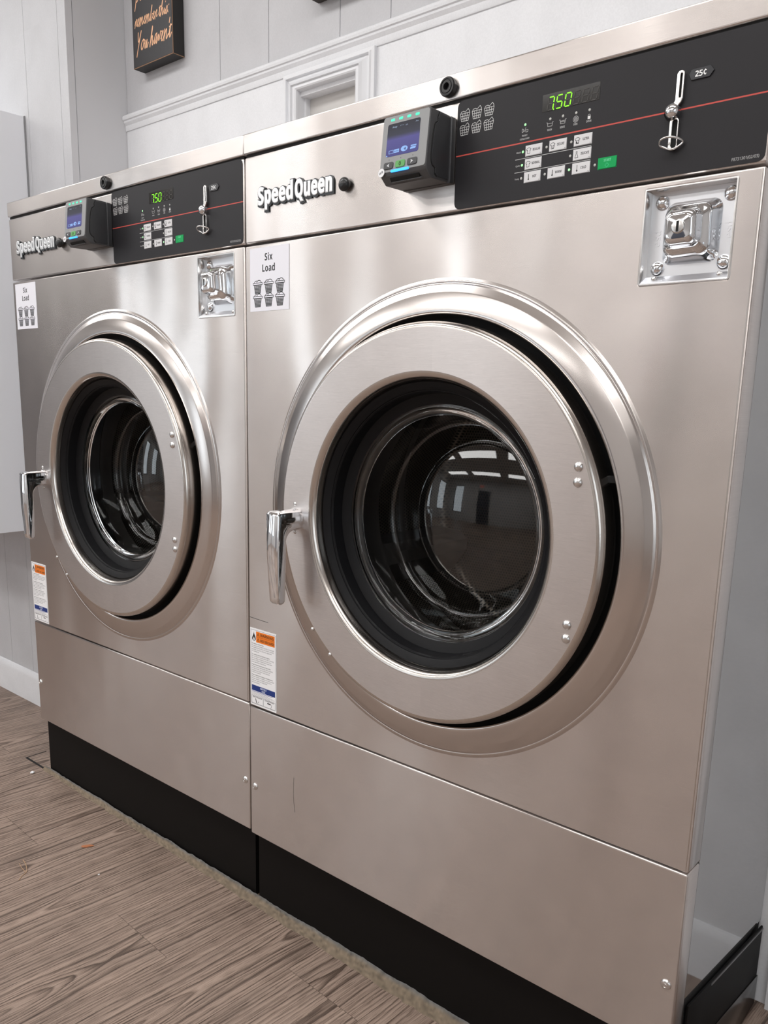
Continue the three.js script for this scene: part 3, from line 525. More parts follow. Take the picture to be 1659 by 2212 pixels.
function makeWasher() {
  const t = thing('washing_machine', '', 'washing machine');
  // cabinet behind the front sheets
  part('cabinet', [box(0.003, YD + 0.002, -0.412, 0.006, YT - 0.004, -0.043), box(W - 0.006, YD + 0.002, -0.412, W - 0.003, YT - 0.004, -0.043), box(0.006, YT - 0.008, -0.412, W - 0.006, YT - 0.004, -0.043), box(0.006, YD + 0.002, -0.412, W - 0.006, YD + 0.006, -0.043), box(0.006, YD + 0.006, -0.412, W - 0.006, YT - 0.008, -0.409)].map(up), zinc, t);
  part('side_panel', up(box(W - 0.005, YD + 0.004, -0.41, W - 0.0015, YT - 0.006, -0.0425)), sidePaint, t, 'smooth grey side panel');
  part('plinth', up(box(0.006, -Y0, -0.41, W - 0.004, YD + 0.004, -0.0165)), blackPaint, t, 'black base plinth');
  // lower panel
  const lp = part('lower_panel', up(slab(rrect(0.0015, YD, W - 0.001, YC - 0.0025, 0.003), 0, 0.042, 0.0022)), steel, t);
  for (const x of [0.0145, 0.8615]) part('screw', [up(dome(x, 0.169, 0.0002, 0.0075, 0.0034)), up(turned([[0.003, 0.0039], [0.0024, 0.0018], [0, 0.0018]], x, 0.169, 6))], satin, lp);
  // front panel with the round opening and the coin box opening
  const BX0 = 0.7395, BX1 = 0.8461, BY0 = 1.0792, BY1 = 1.187;
  const s = rrect(0.0015, YC + 0.0005, W - 0.001, YA - 0.0025, 0.003);
  s.holes.push(circle(DX, DY, 0.36), rrect(BX0, BY0, BX1, BY1, [0.0015, 0.0015, 0.004, 0.0015], THREE.Path));
  const fp = part('front_panel', up(slab(s, 0, 0.042, 0.0022, 3, 64)), steelFront, t);
  part('edge_strip', up(box(W - 0.0052, YC + 0.004, -0.001, W - 0.0042, YA - 0.004, 0.0006, 0.0004)), steelRim, fp);
  // pressed ring round the door
  part('door_ring', up(turned([[0.3655, -0.0005], [0.3635, 0.0004], [0.3612, 0.0012], [0.3594, 0.0022], [0.358, 0.0013], [0.3568, 0.0014], [0.3555, 0.0026], [0.3535, 0.0036], [0.3465, 0.0062], [0.3448, 0.0071], [0.3425, 0.0078], [0.332, 0.0102], [0.3205, 0.0122], [0.3165, 0.0124], [0.314, 0.0112], [0.3125, 0.008], [0.3115, -0.03]], DX, DY, 160)), steelRing, t);
  part('door_seal', up(turned([[0.3125, -0.03], [0.3, -0.03], [0.25, -0.025], [0.215, -0.02]], DX, DY)), rubber, t, 'black rubber door seal');
  // drum
  const dcy = new THREE.CylinderGeometry(0.262, 0.262, 0.255, 96, 1, true); dcy.rotateX(Math.PI / 2); dcy.translate(DX, DY, -0.2375);
  { const u = dcy.attributes.uv; for (let i = 0; i < u.count; i++) u.setXY(i, u.getX(i) * 1.646, u.getY(i) * 0.255); }
  const dm = part('drum', up(dcy), drumMat, t);
  part('drum_back', up(planar(turned([[0.262, -0.365], [0.25, -0.385], [0.001, -0.388]], DX, DY, 96))), drumMat, dm);
  part('drum_lip', up(turned([[0.2, -0.105], [0.235, -0.106], [0.256, -0.108], [0.262, -0.112]], DX, DY, 96)), drumPlain, dm);
  part('weld_band', up(turned([[0.2612, -0.235], [0.2612, -0.25]], DX, DY, 96)), drumPlain, dm);
  for (const a of [-1.15, 0.95, 3.05]) {
    const f = new THREE.ExtrudeGeometry(poly([[-0.05, 0], [-0.02, 0.055], [0, 0.066], [0.02, 0.055], [0.05, 0]]), { depth: 0.24, bevelEnabled: false });
    f.translate(0, -0.264, -0.36); f.rotateZ(a + Math.PI / 2 - Math.PI / 2); f.translate(DX, DY, 0);
    part('lifter', up(creased(f, 0.5)), drumPlain, dm);
  }
  // door
  const d = sub('door', t);
  const ann = circle(DX, DY, 0.2935, THREE.Shape, 160); ann.holes.push(circle(DX, DY, 0.2325, THREE.Path, 160));
  part('door_face', up(planar(new THREE.ShapeGeometry(ann, 96).translate(0, 0, 0.0378))), steelFace, d);
  part('outer_rim', up(turned([[0.3005, -0.004], [0.302, 0.006], [0.3022, 0.0265], ...[...Array(9)].map((_, i) => { const a = Math.PI / 2 * i / 8; return [0.2935 + 0.0087 * Math.cos(a), 0.0285 + 0.0093 * Math.sin(a)]; })], DX, DY, 160)), steelRim, d);
  part('inner_rim', up(turned([...[...Array(9)].map((_, i) => { const a = Math.PI / 2 * (1 - i / 8); return [0.2325 - 0.0115 * Math.cos(a), 0.0258 + 0.012 * Math.sin(a)]; }), [0.2195, 0.018], [0.2188, 0.0]], DX, DY, 160)), steelRim, d);
  part('window_gasket', up(creased(turned([[0.2192, 0.017], [0.2175, 0.0185], [0.209, 0.0145], [0.2062, 0.0115], [0.2058, 0.0098], [0.2046, 0.0094], [0.203, 0.0075], [0.2015, -0.012], [0.19, -0.0165], [0.186, -0.019]], DX, DY), 0.5)), seal, d, 'black window gasket');
  const R = 0.36, pts = [[0.1705, -0.026], [0.1685, -0.034], [0.1655, -0.06], [0.163, -0.085], [0.1605, -0.094], [0.156, -0.0975]];
  const r0 = 0.152, zc = -0.096 - Math.sqrt(R * R - r0 * r0);
  for (let i = 0; i <= 14; i++) { const r = r0 * (1 - i / 14); pts.push([r, zc + Math.sqrt(R * R - r * r)]); }
  part('window_glass', up(turned(pts, DX, DY, 128)), glass, d, 'clear domed glass window');
  // the thick moulded rim of the glass: a closed section
  part('glass_rim', up(turned([[0.1995, -0.021], [0.1985, -0.0175], [0.193, -0.0165], [0.1895, -0.018], [0.187, -0.021], [0.1835, -0.0222], [0.1795, -0.0205], [0.176, -0.0185], [0.1725, -0.019], [0.1705, -0.0225], [0.1695, -0.03], [0.1725, -0.031], [0.1745, -0.0275], [0.179, -0.0262], [0.19, -0.0265], [0.1985, -0.0245], [0.1995, -0.021]], DX, DY, 128)), thickGlass, d, 'thick clear rim of the window glass');
  const hd = part('handle', handleGeometry(), chrome, d, 'chrome lever handle'); hd.position.set(0.169, yy(0.7317), 0);
  for (const [x, y] of [[0.6962, 0.8573], [0.6966, 0.8372], [0.6955, 0.6477], [0.6956, 0.6285]]) part('rivet', up(dome(x, y, 0.0375, 0.0066, 0.0042)), satin, d);
  for (const [x, y] of [[0.1699, 0.7575], [0.17, 0.709], [0.2135, 0.5445], [0.2566, 0.5082]]) part('screw', [up(dome(x, y, 0.0375, 0.0036, 0.0022, 14)), up(turned([[0.0012, 0.0398], [0.001, 0.0385], [0, 0.0385]], x, y, 6))], satin, d);
  const hinge = part('hinge', up(box(0.708, 0.8365, -0.012, 0.748, 0.8455, 0.004, 0.001)), rubber, t);
  // coin box in its opening
  const cb = sub('coin_box', t);
  const fr = rrect(BX0 - 0.001, BY0 - 0.001, BX1 + 0.001, BY1 + 0.001, 0.002); fr.holes.push(rrect(BX0 + 0.0009, BY0 + 0.0005, BX1 - 0.0009, BY1 - 0.0009, 0.001, THREE.Path));
  part('frame', up(slab(fr, 0.0009, 0.026, 0.0004)), satin, cb);
  part('plate', up(slab(rrect(BX0, BY0 + 0.004, BX1, BY1, 0.001), -0.0175, 0.003)), plateMetal, cb);
  { const g = new THREE.ExtrudeGeometry(poly([[-0.0148, 0.0105], [-0.0005, 0.0022], [0.0006, 0.0006], [0.0004, -0.0012], [-0.0148, -0.0012]]), { depth: BX1 - BX0 - 0.0024, bevelEnabled: false }); g.rotateY(-Math.PI / 2); g.translate(BX1 - 0.0012, BY0, 0); part('sill', up(creased(g, 0.4)), plateMetal, cb); }
  part('lock_housing', up(housing(0.7925, 1.1375)), chrome, cb);
  part('lock_cylinder', [up(turned([[0.0078, 0.0225], [0.0078, 0.0262], [0.0066, 0.0272], [0, 0.0272]], 0.7925, 1.137, 32))], satin, cb);
  part('key_slot', up(box(0.7911, 1.1312, 0.0265, 0.7939, 1.1428, 0.02745)), blackGap, cb);
  for (const [x, y] of [[0.7537, 1.1745], [0.8343, 1.1755], [0.7537, 1.0995], [0.8333, 1.1008]]) part('bolt', up(dome(x, y, -0.0175, 0.0085, 0.0065)), chrome, cb);
  for (const x of [0.7552, 0.8332]) part('screw', up(dome(x, 1.0862, -0.0072, 0.0036, 0.003, 14)), satin, cb);
  for (const [x, y] of [[0.7545, 1.1245], [0.8395, 1.1265]]) { const g = new TextGeometry('esd', { font, size: 0.0085, depth: 0.0005, curveSegments: 4, bevelEnabled: false }); g.rotateZ(Math.PI / 2); g.translate(x, y, -0.0176); part('embossed_letters', up(g), plateMetal, cb); }
  // control panel
  const cp = part('control_panel', up(slab(rrect(0.0015, YA + 0.0012, W - 0.001, YB - 0.0035, 0.0032), 0, 0.042, 0.0028)), steel, t);
  const ovg = slab(rrect(OV.x0, OV.y0, OV.x1, OV.y1, [0.009, 0.009, 0.009, 0.009]), 0.0007, 0.001);
  planar(ovg, 1 / (OV.x1 - OV.x0), 1 / (OV.y1 - OV.y0), OV.x0, OV.y0);
  part('control_overlay', up(ovg), overlayMat, cp, 'black control overlay with printed baskets and a red line');
  for (const [n, a, b, c, e] of BUTTONS) { const g = slab(rrect(a, b, c, e, 0.0016), 0.0013, 0.0008, 0.0002, 1, 4); planar(g, 1 / (OV.x1 - OV.x0), 1 / (OV.y1 - OV.y0), OV.x0, OV.y0); part(n === 'START' ? 'start_button' : 'button', up(g), overlayMat, cp, n === 'START' ? 'green start button' : undefined); }
  for (const [x, y, on] of LED_SPOTS) part('indicator', up(dome(x, y, 0.0006, 0.0017, 0.0005, 12)), on ? ledGreen : ledMat, cp, on ? 'lit green indicator' : undefined);
  part('display_window', up(slab(rrect(0.5897, 1.3002, 0.6695, 1.3205, 0.0008), 0.001, 0.0008, 0.0001, 1)), windowMat, cp);
  const lit = ['abc', 'afgcd', 'abcdef'], lg = [], gg = [];
  for (let i = 0; i < 6; i++) for (const id of 'abcdefg') { const on = lit[i] && lit[i].includes(id); (on ? lg : gg).push(segment(id, 0.5972 + 0.0121 * i, 1.3012, 0.0079, 0.0148, 0.0014)); }
  lg.push(slab(circle(0.6062, 1.3012, 0.0008, THREE.Shape), 0.0014, 0.0004));
  part('lit_digits', lg.map(up), digitMat, cp, 'green glowing price 7.50');
  part('unlit_segments', gg.map(up), ghostMat, cp);
  // coin slide
  const sl = sub('coin_slide', t);
  const upper = new THREE.Shape(); upper.moveTo(0.7672, 1.279); upper.lineTo(0.7672, 1.3052); upper.absarc(0.7716, 1.3052, 0.0044, Math.PI, 0, true); upper.lineTo(0.776, 1.2805); upper.quadraticCurveTo(0.7755, 1.275, 0.77, 1.272); upper.lineTo(0.7595, 1.2645); upper.quadraticCurveTo(0.756, 1.27, 0.7605, 1.2752); upper.quadraticCurveTo(0.7665, 1.2758, 0.7672, 1.279);
  upper.holes.push(rrect(0.7713, 1.281, 0.7735, 1.3062, 0.001, THREE.Path));
  part('slot_plate', up(slab(upper, 0.0055, 0.005, 0.0009)), satin, sl);
  part('coin_slot', up(box(0.7712, 1.281, 0.0008, 0.7738, 1.306, 0.0015)), blackGap, sl);
  part('knob', up(dome(0.7655, 1.2675, 0.006, 0.0086, 0.007)), chrome, sl);
  part('knob_base', up(turned([[0.0095, 0.0005], [0.0095, 0.004], [0.0086, 0.0062]], 0.7645, 1.267, 32)), satin, sl);
  const lower = rrect(0.7628, 1.2255, 0.7738, 1.2605, 0.0046); lower.holes.push(rrect(0.7662, 1.2285, 0.7722, 1.2585, 0.0028, THREE.Path));
  part('return_plate', up(slab(lower, 0.005, 0.0045, 0.0008)), satin, sl);
  part('return_slot', up(box(0.7658, 1.2285, 0.0008, 0.7726, 1.2585, 0.0014)), blackGap, sl);
  part('return_ring', up(tube([[0.7805, 1.2335, 0.004], [0.777, 1.2362, 0.011], [0.767, 1.2375, 0.0165], [0.7575, 1.2358, 0.014], [0.7548, 1.2322, 0.008], [0.76, 1.2296, 0.0055], [0.7685, 1.2262, 0.007], [0.7765, 1.2292, 0.005]], 0.0013, 60, 8, true)), satin, sl);
  const cents = canvasTexture(256, 112, (k, w, h) => { k.fillStyle = '#26272c'; k.fillRect(0, 0, w, h); k.fillStyle = '#f2f2f2'; k.font = 'bold 82px sans-serif'; k.textAlign = 'center'; k.textBaseline = 'middle'; k.save(); k.translate(w * 0.48, h * 0.53); k.scale(0.9, 1); k.fillText('25\u00a2', 0, 0); k.restore(); });
  const hex = slab(poly([[0.7797, 1.3034], [0.7828, 1.2972], [0.8034, 1.2972], [0.8082, 1.3032], [0.8038, 1.3088], [0.7824, 1.3086]]), 0.0022, 0.002, 0.0003, 1);
  planar(hex, 1 / 0.0285, 1 / 0.0117, 0.7797, 1.2972);
  part('price_plate', up(hex), phys({ map: cents, roughness: 0.2 }), sl, 'small dark plate reading 25 cents');
  // badge
  const bd = sub('badge', t);
  const word = (str, size, bevel, depth) => { const g = new TextGeometry(str, { font, size, depth, curveSegments: 5, bevelEnabled: bevel > 0, bevelSize: bevel, bevelThickness: Math.min(bevel, 0.0005), bevelSegments: 1 }); g.computeBoundingBox(); return g; };
  const cond = (str, x0, x1, y, z, mat, name, bevel, depth) => {
    const g = word(str, 0.0265, 0, depth), bb = g.boundingBox, kx = (x1 - x0) / (bb.max.x - bb.min.x);
    const q = bevel ? new TextGeometry(str, { font, size: 0.0265, depth, curveSegments: 5, bevelEnabled: true, bevelSize: bevel / Math.sqrt(kx), bevelThickness: 0.0004, bevelSegments: 1 }) : g;
    q.translate(-bb.min.x, 0, 0); q.scale(kx, 1, 1); q.translate(x0, y, z); return q;
  };
  const words = [['Speed', 0.0405, 0.1262, 1.2572], ['Queen', 0.1325, 0.2165, 1.2572]];
  part('badge_backing', words.map(([a, b, c, y]) => up(cond(a, b, c, y - 0.0006, 0.0006, null, '', 0.0034, 0.0018))), badgeDark, bd);
  part('badge_letters', words.map(([a, b, c, y]) => up(cond(a, b, c, y, 0.0026, null, '', 0.0012, 0.0012))), badgeFace, bd, 'silver raised lettering');
  part('button_cap', up(turned([[0.0088, 0], [0.0092, 0.002], [0.0102, 0.0035], [0.0105, 0.0052], [0.0098, 0.0078], [0.0072, 0.0102], [0.0035, 0.0114], [0, 0.0117]], 0.2448, 1.2622, 32)), blackPlastic, t, 'black domed rubber button');
  // printed paper and warning label
  const pg = slab(rrect(0.0137, 1.0832, 0.1146, 1.1888, 0), 0.0006, 0.0004); planar(pg, 1 / 0.1009, 1 / 0.1056, 0.0137, 1.0832);
  part('load_sign', up(pg), std({ map: loadTex, roughness: 0.35 }), t, 'white paper sign reading Six Load over six baskets');
  const wg = slab(rrect(0.0045, 0.3425, 0.0795, 0.4993, 0), 0.0005, 0.0004); planar(wg, 1 / 0.075, 1 / 0.1568, 0.0045, 0.3425);
  part('warning_label', up(wg), std({ map: warnTex, roughness: 0.4 }), t, 'orange and white warning label');
  // top cap
  const tc = part('top_cap', up(slab(rrect(-0.0005, YB + 0.0012, W + 0.0005, YT, [0.003, 0.003, 0.0026, 0.0026]), 0.0015, 0.41, 0.0022)), steel, t);
  part('shadow_joint', up(box(0.003, YB - 0.005, -0.03, W - 0.003, YB + 0.003, -0.003)), blackGap, t);
  const LX = 0.4405, LY = 1.3595;
  part('cap_lock', up(creased(turned([[0.0118, 0], [0.0128, 0.002], [0.0128, 0.0075], [0.0118, 0.0092], [0.0098, 0.0095], [0.0092, 0.0085], [0.0086, 0.0085], [0.008, 0.0096], [0.0048, 0.0098], [0.0042, 0.0085], [0.0034, 0.0035], [0, 0.0035]], LX, LY, 48), 0.4)), blackPlastic, tc, 'black round key lock');
  return t;
}
const washer = makeWasher();
washer.userData.label = 'nearer stainless front-loading washing machine, with its grey side panel showing';
washer.userData.group = 'pair of stainless front-loading washing machines';
const washer2 = washer.clone(true);
// wear on the nearer machine only
const scratchMat = std({ color: lin(0.05, 0.045, 0.04), metalness: 0.5, roughness: 0.6 });
part('scratch', up(tube([[0.004, 0.5195, 0.0001], [0.03, 0.5185, 0.0001], [0.056, 0.518, 0.0001]], 0.0005, 8, 4)), scratchMat, washer);
part('scratch', up(tube([[0.128, 0.226, 0.0001], [0.127, 0.2, 0.0001], [0.1275, 0.18, 0.0001], [0.131, 0.155, 0.0001]], 0.0003, 12, 4)), scratchMat, washer);
washer2.name = numbered('washing_machine');
washer2.userData = { label: 'farther stainless front-loading washing machine, standing beside the grey wall cabinet', category: 'washing machine', group: washer.userData.group };
washer2.position.set(-W - 0.0055, 0.0016, -0.0025);
washer2.rotation.y = 0.0017;
scene.add(washer2);

// ---------------------------------------------------------------- card readers
function makeReader() {
  const t = thing('card_reader', '', 'card reader');
  const x0 = 0.3665, x1 = 0.4495;
  // body: side outline in (z, y)
  const ext = (pts, a, b, bev) => { const g = new THREE.ExtrudeGeometry(poly(pts), { depth: b - a - 2 * bev, bevelEnabled: bev > 0, bevelSize: bev, bevelThickness: bev, bevelOffset: -bev, bevelSegments: 3 }); g.rotateY(-Math.PI / 2); g.translate(b - bev, 0, 0); return creased(g, 0.5); };
  const FT = [0.0525, 1.3215], FB = [0.0602, 1.2465];      // face, top and bottom in (z, y)
  part('base_plate', up(slab(rrect(x0 + 0.001, 1.2335, 0.4538, 1.3195, 0.003), 0.011, 0.0105, 0.0015)), charcoalDark, t);
  part('body', up(ext([[0.009, 1.321], FT, FB, [0.0585, 1.2425], [0.0475, 1.2335], [0.009, 1.2345]], x0, x1, 0.0025)), charcoal, t);
  part('side_cover', up(ext([[0.0105, 1.3175], [0.034, 1.3175], [0.037, 1.312], [0.037, 1.307], [0.043, 1.302], [0.0495, 1.257], [0.047, 1.251], [0.0405, 1.247], [0.0405, 1.241], [0.036, 1.2375], [0.0105, 1.238]], x1 - 0.003, x1 + 0.0012, 0.0006)), charcoalDark, t);
  const seam = [[0.034, 1.3195], [0.0375, 1.3125], [0.0375, 1.3075], [0.0435, 1.3025], [0.05, 1.257], [0.0475, 1.2505], [0.041, 1.2465], [0.041, 1.2405], [0.0365, 1.2372]];
  part('side_seam', up(tube(seam.map(([z, y]) => [x1 + 0.0003, y, z]), 0.0007, 60, 6)), blackGap, t);
  // parts on the tilted face: local (u across, v down) in metres from its top-left corner, placed on the face plane
  const fh = Math.hypot(FT[0] - FB[0], FT[1] - FB[1]), tilt = Math.atan2(FB[0] - FT[0], FT[1] - FB[1]), fw = x1 - x0;
  const onFace = g => { g.rotateX(-tilt); g.translate(x0, FB[1], FB[0]); return up(g); };   // built with x right, y up from the face's bottom-left
  part('bezel', onFace(slab(rrect(0.0006, 0.0006, fw - 0.0012, fh - 0.0006, 0.004), 0.0009, 0.0015, 0.0006)), bezelGrey, t, 'grey front bezel');
  const U = u => u * fw, V = v => (1 - v) * fh;
  const sg = slab(rrect(U(0.115), V(0.72), U(0.815), V(0.145), 0.003), 0.0013, 0.001, 0.0002, 1); planar(sg, 1 / U(0.7), 1 / (fh * 0.575), U(0.115), V(0.72));
  part('screen', onFace(sg), phys({ color: lin(0.02, 0.02, 0.022), roughness: 0.08, emissiveMap: screenTex, emissive: lin(1, 1, 1), emissiveIntensity: 0.85 }), t);
  for (const u of [0.21, 0.385, 0.56, 0.735]) part('status_light', onFace(slab(rrect(U(u) - 0.0035, V(0.075) - 0.0017, U(u) + 0.0035, V(0.075) + 0.0017, 0.0012), 0.0013, 0.001, 0.0003, 1)), std({ color: lin(0.1, 0.5, 0.3), emissive: lin(0.04, 0.75, 0.4), emissiveIntensity: 0.8 }), t);
  [[0.2, 0], [0.455, 1], [0.71, 2]].forEach(([u, n]) => {
    const b = part('button', onFace(slab(rrect(U(u) - 0.0086, V(0.88) - 0.0046, U(u) + 0.0086, V(0.88) + 0.0046, 0.0026), 0.0021, 0.0014, 0.0006)), n === 1 ? phys({ color: lin(0.1, 0.36, 0.09), roughness: 0.4 }) : charcoalDark, t, n === 1 ? 'green middle button' : undefined);
    const c = U(u), d = V(0.88);
    const mark = n === 1 ? tube([0, 1, 2, 3, 4, 5, 6, 7].map(i => [c + 0.0014 * Math.cos(i * Math.PI / 4), d + 0.0024 * Math.sin(i * Math.PI / 4), 0.0021]), 0.0004, 24, 6, true)
      : slab(poly(n === 0 ? [[c + 0.0022, d + 0.0026], [c - 0.0026, d], [c + 0.0022, d - 0.0026], [c + 0.0012, d]] : [[c - 0.0022, d + 0.0026], [c + 0.0026, d], [c - 0.0022, d - 0.0026], [c - 0.0012, d]]), 0.0024, 0.0004);
    part('mark', onFace(mark), n === 1 ? blackGap : std({ color: lin(0.6, 0.62, 0.65), roughness: 0.5 }), b);
  });
  for (const u of [0.2, 0.455, 0.71]) part('tick', onFace(slab(rrect(U(u) - 0.0003, V(0.785), U(u) + 0.0003, V(0.765), 0), 0.0011, 0.0004)), charcoalDark, t);
  part('light_bar', onFace(slab(rrect(U(0.26), V(1.0) - 0.0006, U(0.65), V(0.965), 0.0014), 0.0022, 0.002, 0.0006)), std({ color: lin(0.05, 0.2, 0.6), emissive: lin(0.03, 0.3, 1), emissiveIntensity: 1.6 }), t, 'glowing blue light bar');
  const logo = canvasTexture(128, 128, (k, w, h) => { k.fillStyle = '#e9e9ec'; k.fillRect(0, 0, w, h); k.fillStyle = '#2a2a30'; k.font = 'bold 52px sans-serif'; k.textAlign = 'center'; k.textBaseline = 'middle'; k.save(); k.translate(64, 66); k.rotate(-0.35); k.fillText('WR', 0, 0); k.restore(); });
  const lgm = disc(circle(U(0.055), V(0.985), 0.0058, THREE.Shape), 0.0021, 0.0008, 0.0002); planar(lgm, 1 / 0.0116, 1 / 0.0116, U(0.055) - 0.0058, V(0.985) - 0.0058);
  part('round_sticker', onFace(lgm), std({ map: logo, roughness: 0.5 }), t, 'round white sticker');
  // card slot in the chin
  const chin = (g) => { g.rotateX(0.73); g.translate(x0, 1.2425, 0.0588); return up(g); };
  part('card_slot', chin(box(U(0.2), -0.0085, -0.001, U(0.82), -0.003, 0.0006)), blackGap, t);
  part('slot_lip', chin(box(U(0.22), -0.0102, -0.001, U(0.85), -0.0086, 0.0016, 0.0006)), charcoal, t);
  return t;
}
const reader = makeReader();
tag(reader, 'charcoal card reader with a violet screen, on the nearer washing machine', 'card reader', 'card readers on the washers');
const reader2 = reader.clone(true); reader2.name = numbered('card_reader');
reader2.userData = { label: 'charcoal card reader on the farther washing machine, nearest the grey wall cabinet', category: 'card reader', group: 'card readers on the washers' };
reader2.position.copy(washer2.position); reader2.rotation.y = washer2.rotation.y; scene.add(reader2);

// ---------------------------------------------------------------- things on the walls
{
  const signWood = std({ color: lin(0.018, 0.017, 0.017), roughness: 0.55 }), edgeWood = std({ color: lin(0.35, 0.2, 0.12), roughness: 0.7 });
  const sw = 0.177, sh = 0.36, sd = 0.036;
  const s = thing('wooden_sign', 'black wooden block sign with tan script lettering, hung nearest the corner', 'sign', [-0.906, yy(1.7835), BACK], 'black wooden signs on the back wall');
  part('board', box(0, 0, 0.0005, sw, sh, sd, 0.002), signWood, s);
  const face = slab(rrect(0.002, 0.002, sw - 0.002, sh - 0.002, 0), sd + 0.0004, 0.0006); planar(face, 1 / sw, 1 / sh);
  part('painted_face', face, std({ map: signTex, roughness: 0.5 }), s, 'painted face with script lettering');
  part('worn_edge', [tube([[0.001, 0.001, sd - 0.001], [sw - 0.001, 0.001, sd - 0.001]], 0.0012, 8, 6), tube([[sw - 0.001, 0.001, sd - 0.001], [sw - 0.001, sh, sd - 0.001]], 0.001, 8, 6), tube([[sw - 0.001, 0.001, sd - 0.001], [sw - 0.001, 0.001, 0.001]], 0.0011, 8, 6)], edgeWood, s);
  const s2 = thing('wooden_sign', 'black wooden block sign cut off by the photo top, above the white moulded opening', 'sign', [-0.243, yy(1.7805), BACK], 'black wooden signs on the back wall');
  part('board', box(0, 0, 0.0005, 0.2, 0.36, 0.04, 0.002), std({ color: lin(0.03, 0.022, 0.018), roughness: 0.6 }), s2);
}
{
  const c = thing('wall_cabinet', 'tall pale grey cabinet box hung on the left wall beside the washers', 'cabinet', [-1.24, yy(0.5205), FRONTLEFT]);
  const m = paint(0.88, 0.89, 0.93, 0.35), H = 1.175;
  part('body', box(-0.55, 0, 0.004, 0, H, 0.34, 0.002), m, c);
  part('back_flange', box(-0.552, -0.001, 0.0, 0.0015, H + 0.001, 0.004), paint(0.3, 0.3, 0.31), c);
  part('door', box(-0.546, 0.004, 0.3405, -0.004, H - 0.004, 0.358, 0.002), m, c);
  part('screw', dome(0, 0, 0, 0.003, 0.0015, 12).rotateY(Math.PI / 2).translate(0, H - 0.1, 0.09), satin, c);
}

// ---------------------------------------------------------------- black base rail beside the nearer washer
{
  const r = thing('base_rail', 'black steel base rail on the floor at the nearer washer right side', 'rail', [W + 0.002, 0, -0.046]);
  // flat plates against the washer's side, their edges falling towards the wall: outline in (z, y)
  const plate = (pts, x, t, b) => { const g = new THREE.ExtrudeGeometry(poly(pts.map(([z, y]) => [z + 0.046, yy(y)])), { depth: t - 2 * b, bevelEnabled: b > 0, bevelSize: b, bevelThickness: b, bevelOffset: -b, bevelSegments: 2 }); g.rotateY(-Math.PI / 2); g.translate(x + t - b, 0, 0); return b ? creased(g, 0.5) : g; };
  part('upper_plate', plate([[-0.046, -Y0 + 0.001], [-0.046, 0.1165], [-0.12, 0.1045], [-0.405, 0.058], [-0.405, -Y0 + 0.001]], -0.001, 0.0035, 0.0012), blackSteel, r);
  part('lower_plate', plate([[-0.06, -Y0 + 0.001], [-0.06, 0.024], [-0.193, 0.0], [-0.405, -0.0385], [-0.405, -Y0 + 0.001]], 0.0024, 0.002, 0.0006), phys({ color: lin(0.014, 0.012, 0.011), roughness: 0.2 }), r);
  part('ridge', plate([[-0.14, 0.0985], [-0.405, 0.0545], [-0.405, 0.0515], [-0.14, 0.0955]], 0.002, 0.0018, 0.0005), std({ color: lin(0.12, 0.12, 0.122), roughness: 0.3 }), r);
}

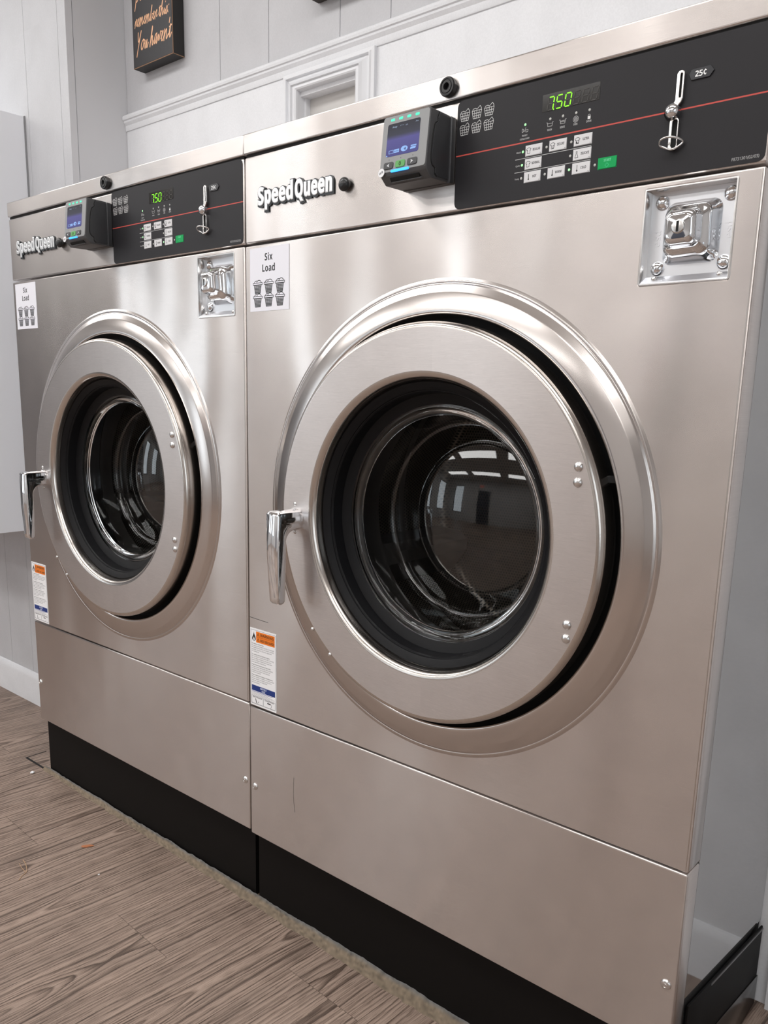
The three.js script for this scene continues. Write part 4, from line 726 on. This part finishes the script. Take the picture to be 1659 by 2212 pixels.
// ---------------------------------------------------------------- floor dirt and crumbs
{
  const dust = (() => {
    const n = 420, xa = -0.9, xb = W - 0.01, pos = [], idx = [], col = [];
    const K = 7;
    for (let i = 0; i <= n; i++) {
      const x = xa + (xb - xa) * i / n, w = 0.0105 + 0.024 * i / n + 0.007 * fbm(x * 14, 2) + 0.007 * fbm(x * 60, 9), h = 0.0075 + 0.007 * fbm(x * 9, 5) + 0.004 * fbm(x * 35, 1);
      for (let k = 0; k < K; k++) { const t = k / (K - 1); const z = -0.0162 + w * t, y = Math.max(0.0004, h * Math.pow(1 - t, 1.6) + 0.0032 * fbm(x * 60, t * 9, 4) * (1 - t * 0.6) + 0.0006); pos.push(x, k === K - 1 ? 0 : y, z); const c = 0.9 + 0.9 * fbm(x * 90, t * 9, 2); const bl = smooth(0.35, 0, t); col.push((0.225 * (1 - bl) + 0.14 * bl) * c, (0.175 * (1 - bl) + 0.14 * bl) * c, (0.125 * (1 - bl) + 0.14 * bl) * c); }
    }
    for (let i = 0; i < n; i++) for (let k = 0; k + 1 < K; k++) { const a = i * K + k, b = a + K; idx.push(a, a + 1, b + 1, a, b + 1, b); }
    const g = new THREE.BufferGeometry(); g.setAttribute('position', new THREE.Float32BufferAttribute(pos, 3)); g.setAttribute('color', new THREE.Float32BufferAttribute(col, 3)); g.setIndex(idx); g.computeVertexNormals(); return g;
  })();
  const o = part('dust', dust, std({ vertexColors: true, roughness: 1 }), scene);
  tag(o, 'grey brown dirt and lint packed along the foot of the black plinths', 'dirt', null, 'stuff');
  // the cut in the floor covering at the left plinth corner
  part('floor_cut', [box(-1.005, 0.0, -0.0155, -0.885, 0.0006, -0.0095), box(-1.0065, 0.0, -0.072, -1.003, 0.0005, -0.011)], blackGap, floor);
  const crumb = (name, label, cat, x, z, geo, mat) => { const m = part(name, geo, mat, scene); m.name = numbered(name); m.position.set(x, 0, z); tag(m, label, cat); };
  const peb = (r, f) => { const g = new THREE.IcosahedronGeometry(r, 2), p = g.attributes.position; for (let i = 0; i < p.count; i++) { const s = 1 + 0.5 * noise.noise(p.getX(i) * 300, p.getY(i) * 300, p.getZ(i) * 300); p.setXYZ(i, p.getX(i) * s, p.getY(i) * s * f, p.getZ(i) * s); } g.computeVertexNormals(); g.translate(0, r * f * 0.9, 0); return g; };
  crumb('paper_crumb', 'white paper crumb on the floor near the left plinth corner', 'crumb', -0.897, 0.0235, peb(0.0052, 0.5), white);
  crumb('small_crumb', 'tiny white speck on the bare wood-look floor', 'crumb', -0.317, 0.163, peb(0.0022, 0.6), white);
  crumb('bark_chip', 'small orange brown chip lying on the wood-look floor', 'chip', -0.441, 0.12, peb(0.0055, 0.35).scale(2.4, 1, 0.8).rotateY(0.9), std({ color: lin(0.42, 0.16, 0.07), roughness: 0.8 }));
  crumb('dry_straw', 'thin bent dry straw lying on the floor at the photo left', 'straw', -0.453, 0.2655, [tube([[-0.04, 0.001, -0.019], [-0.012, 0.003, -0.012], [0.013, 0.0016, -0.001], [0.02, 0.001, 0.012], [0.031, 0.0008, 0.025]], 0.00075, 30, 5), tube([[-0.03, 0.001, -0.006], [-0.008, 0.002, -0.001], [0.012, 0.0016, 0.001]], 0.0006, 16, 5)], std({ color: lin(0.5, 0.33, 0.2), roughness: 0.8 }));
}

// ---------------------------------------------------------------- far side of the room, seen in reflections
{
  const d = struct('door_1', [slab(rrect(0, 0, 0.95, 2.05, 0), 0.0, 0.04, 0.004)], paint(0.05, 0.055, 0.075, 0.4)); d.position.set(-1.1, 0.0, Z1 - 0.01); d.rotation.y = Math.PI;
  part('door_handle', box(0.06, 1.0, 0.0, 0.2, 1.03, 0.05, 0.006), satin, d);
  const ex = thing('exit_sign', 'red lettered exit sign above the far door', 'sign', [-1.85, 2.2, Z1]);
  const exT = canvasTexture(256, 128, (k, w, h) => { k.fillStyle = '#e8e4de'; k.fillRect(0, 0, w, h); k.fillStyle = '#d8200c'; k.font = 'bold 96px sans-serif'; k.textAlign = 'center'; k.textBaseline = 'middle'; k.fillText('EXIT', w / 2, h / 2 + 4); });
  part('housing', box(-0.17, 0, -0.06, 0.17, 0.2, -0.001, 0.006), white, ex);
  const eg = new THREE.PlaneGeometry(0.32, 0.18); eg.rotateY(Math.PI); eg.translate(0, 0.1, -0.0605); part('lettering', eg, std({ map: exT, emissiveMap: exT, emissive: lin(1, 0.2, 0.1), emissiveIntensity: 0.6 }), ex);
}

{
  const dark = phys({ color: lin(0.3, 0.3, 0.31), roughness: 0.4 }), grey = phys({ color: lin(0.08, 0.08, 0.085), roughness: 0.35 });
  const o = thing('tumble_dryer', 'tall grey stacked tumble dryer with dark doors along the far left wall', 'dryer', [X0 + 0.8, 0, 0.5], 'grey tumble dryers along the far left wall');
  o.rotation.y = -Math.PI / 2;
  part('body', box(-0.4, 0, 0, 0.4, 1.95, 0.78, 0.01), dark, o);
  for (const y of [0.52, 1.4]) { const q = turned([[0.31, 0], [0.31, 0.04], [0.29, 0.05], [0.22, 0.05], [0.2, 0.02], [0.0, 0.0]], 0, 0, 48); q.rotateY(Math.PI); q.translate(0, y, 0); part('door', q, grey, o); }
  part('control_strip', box(-0.38, 0.92, -0.012, 0.38, 1.02, 0, 0.004), grey, o);
  for (const z of [1.33, 2.16]) { const c = o.clone(true); c.name = numbered('tumble_dryer'); c.position.z = z; scene.add(c); }
}

renderer.render(scene, camera);
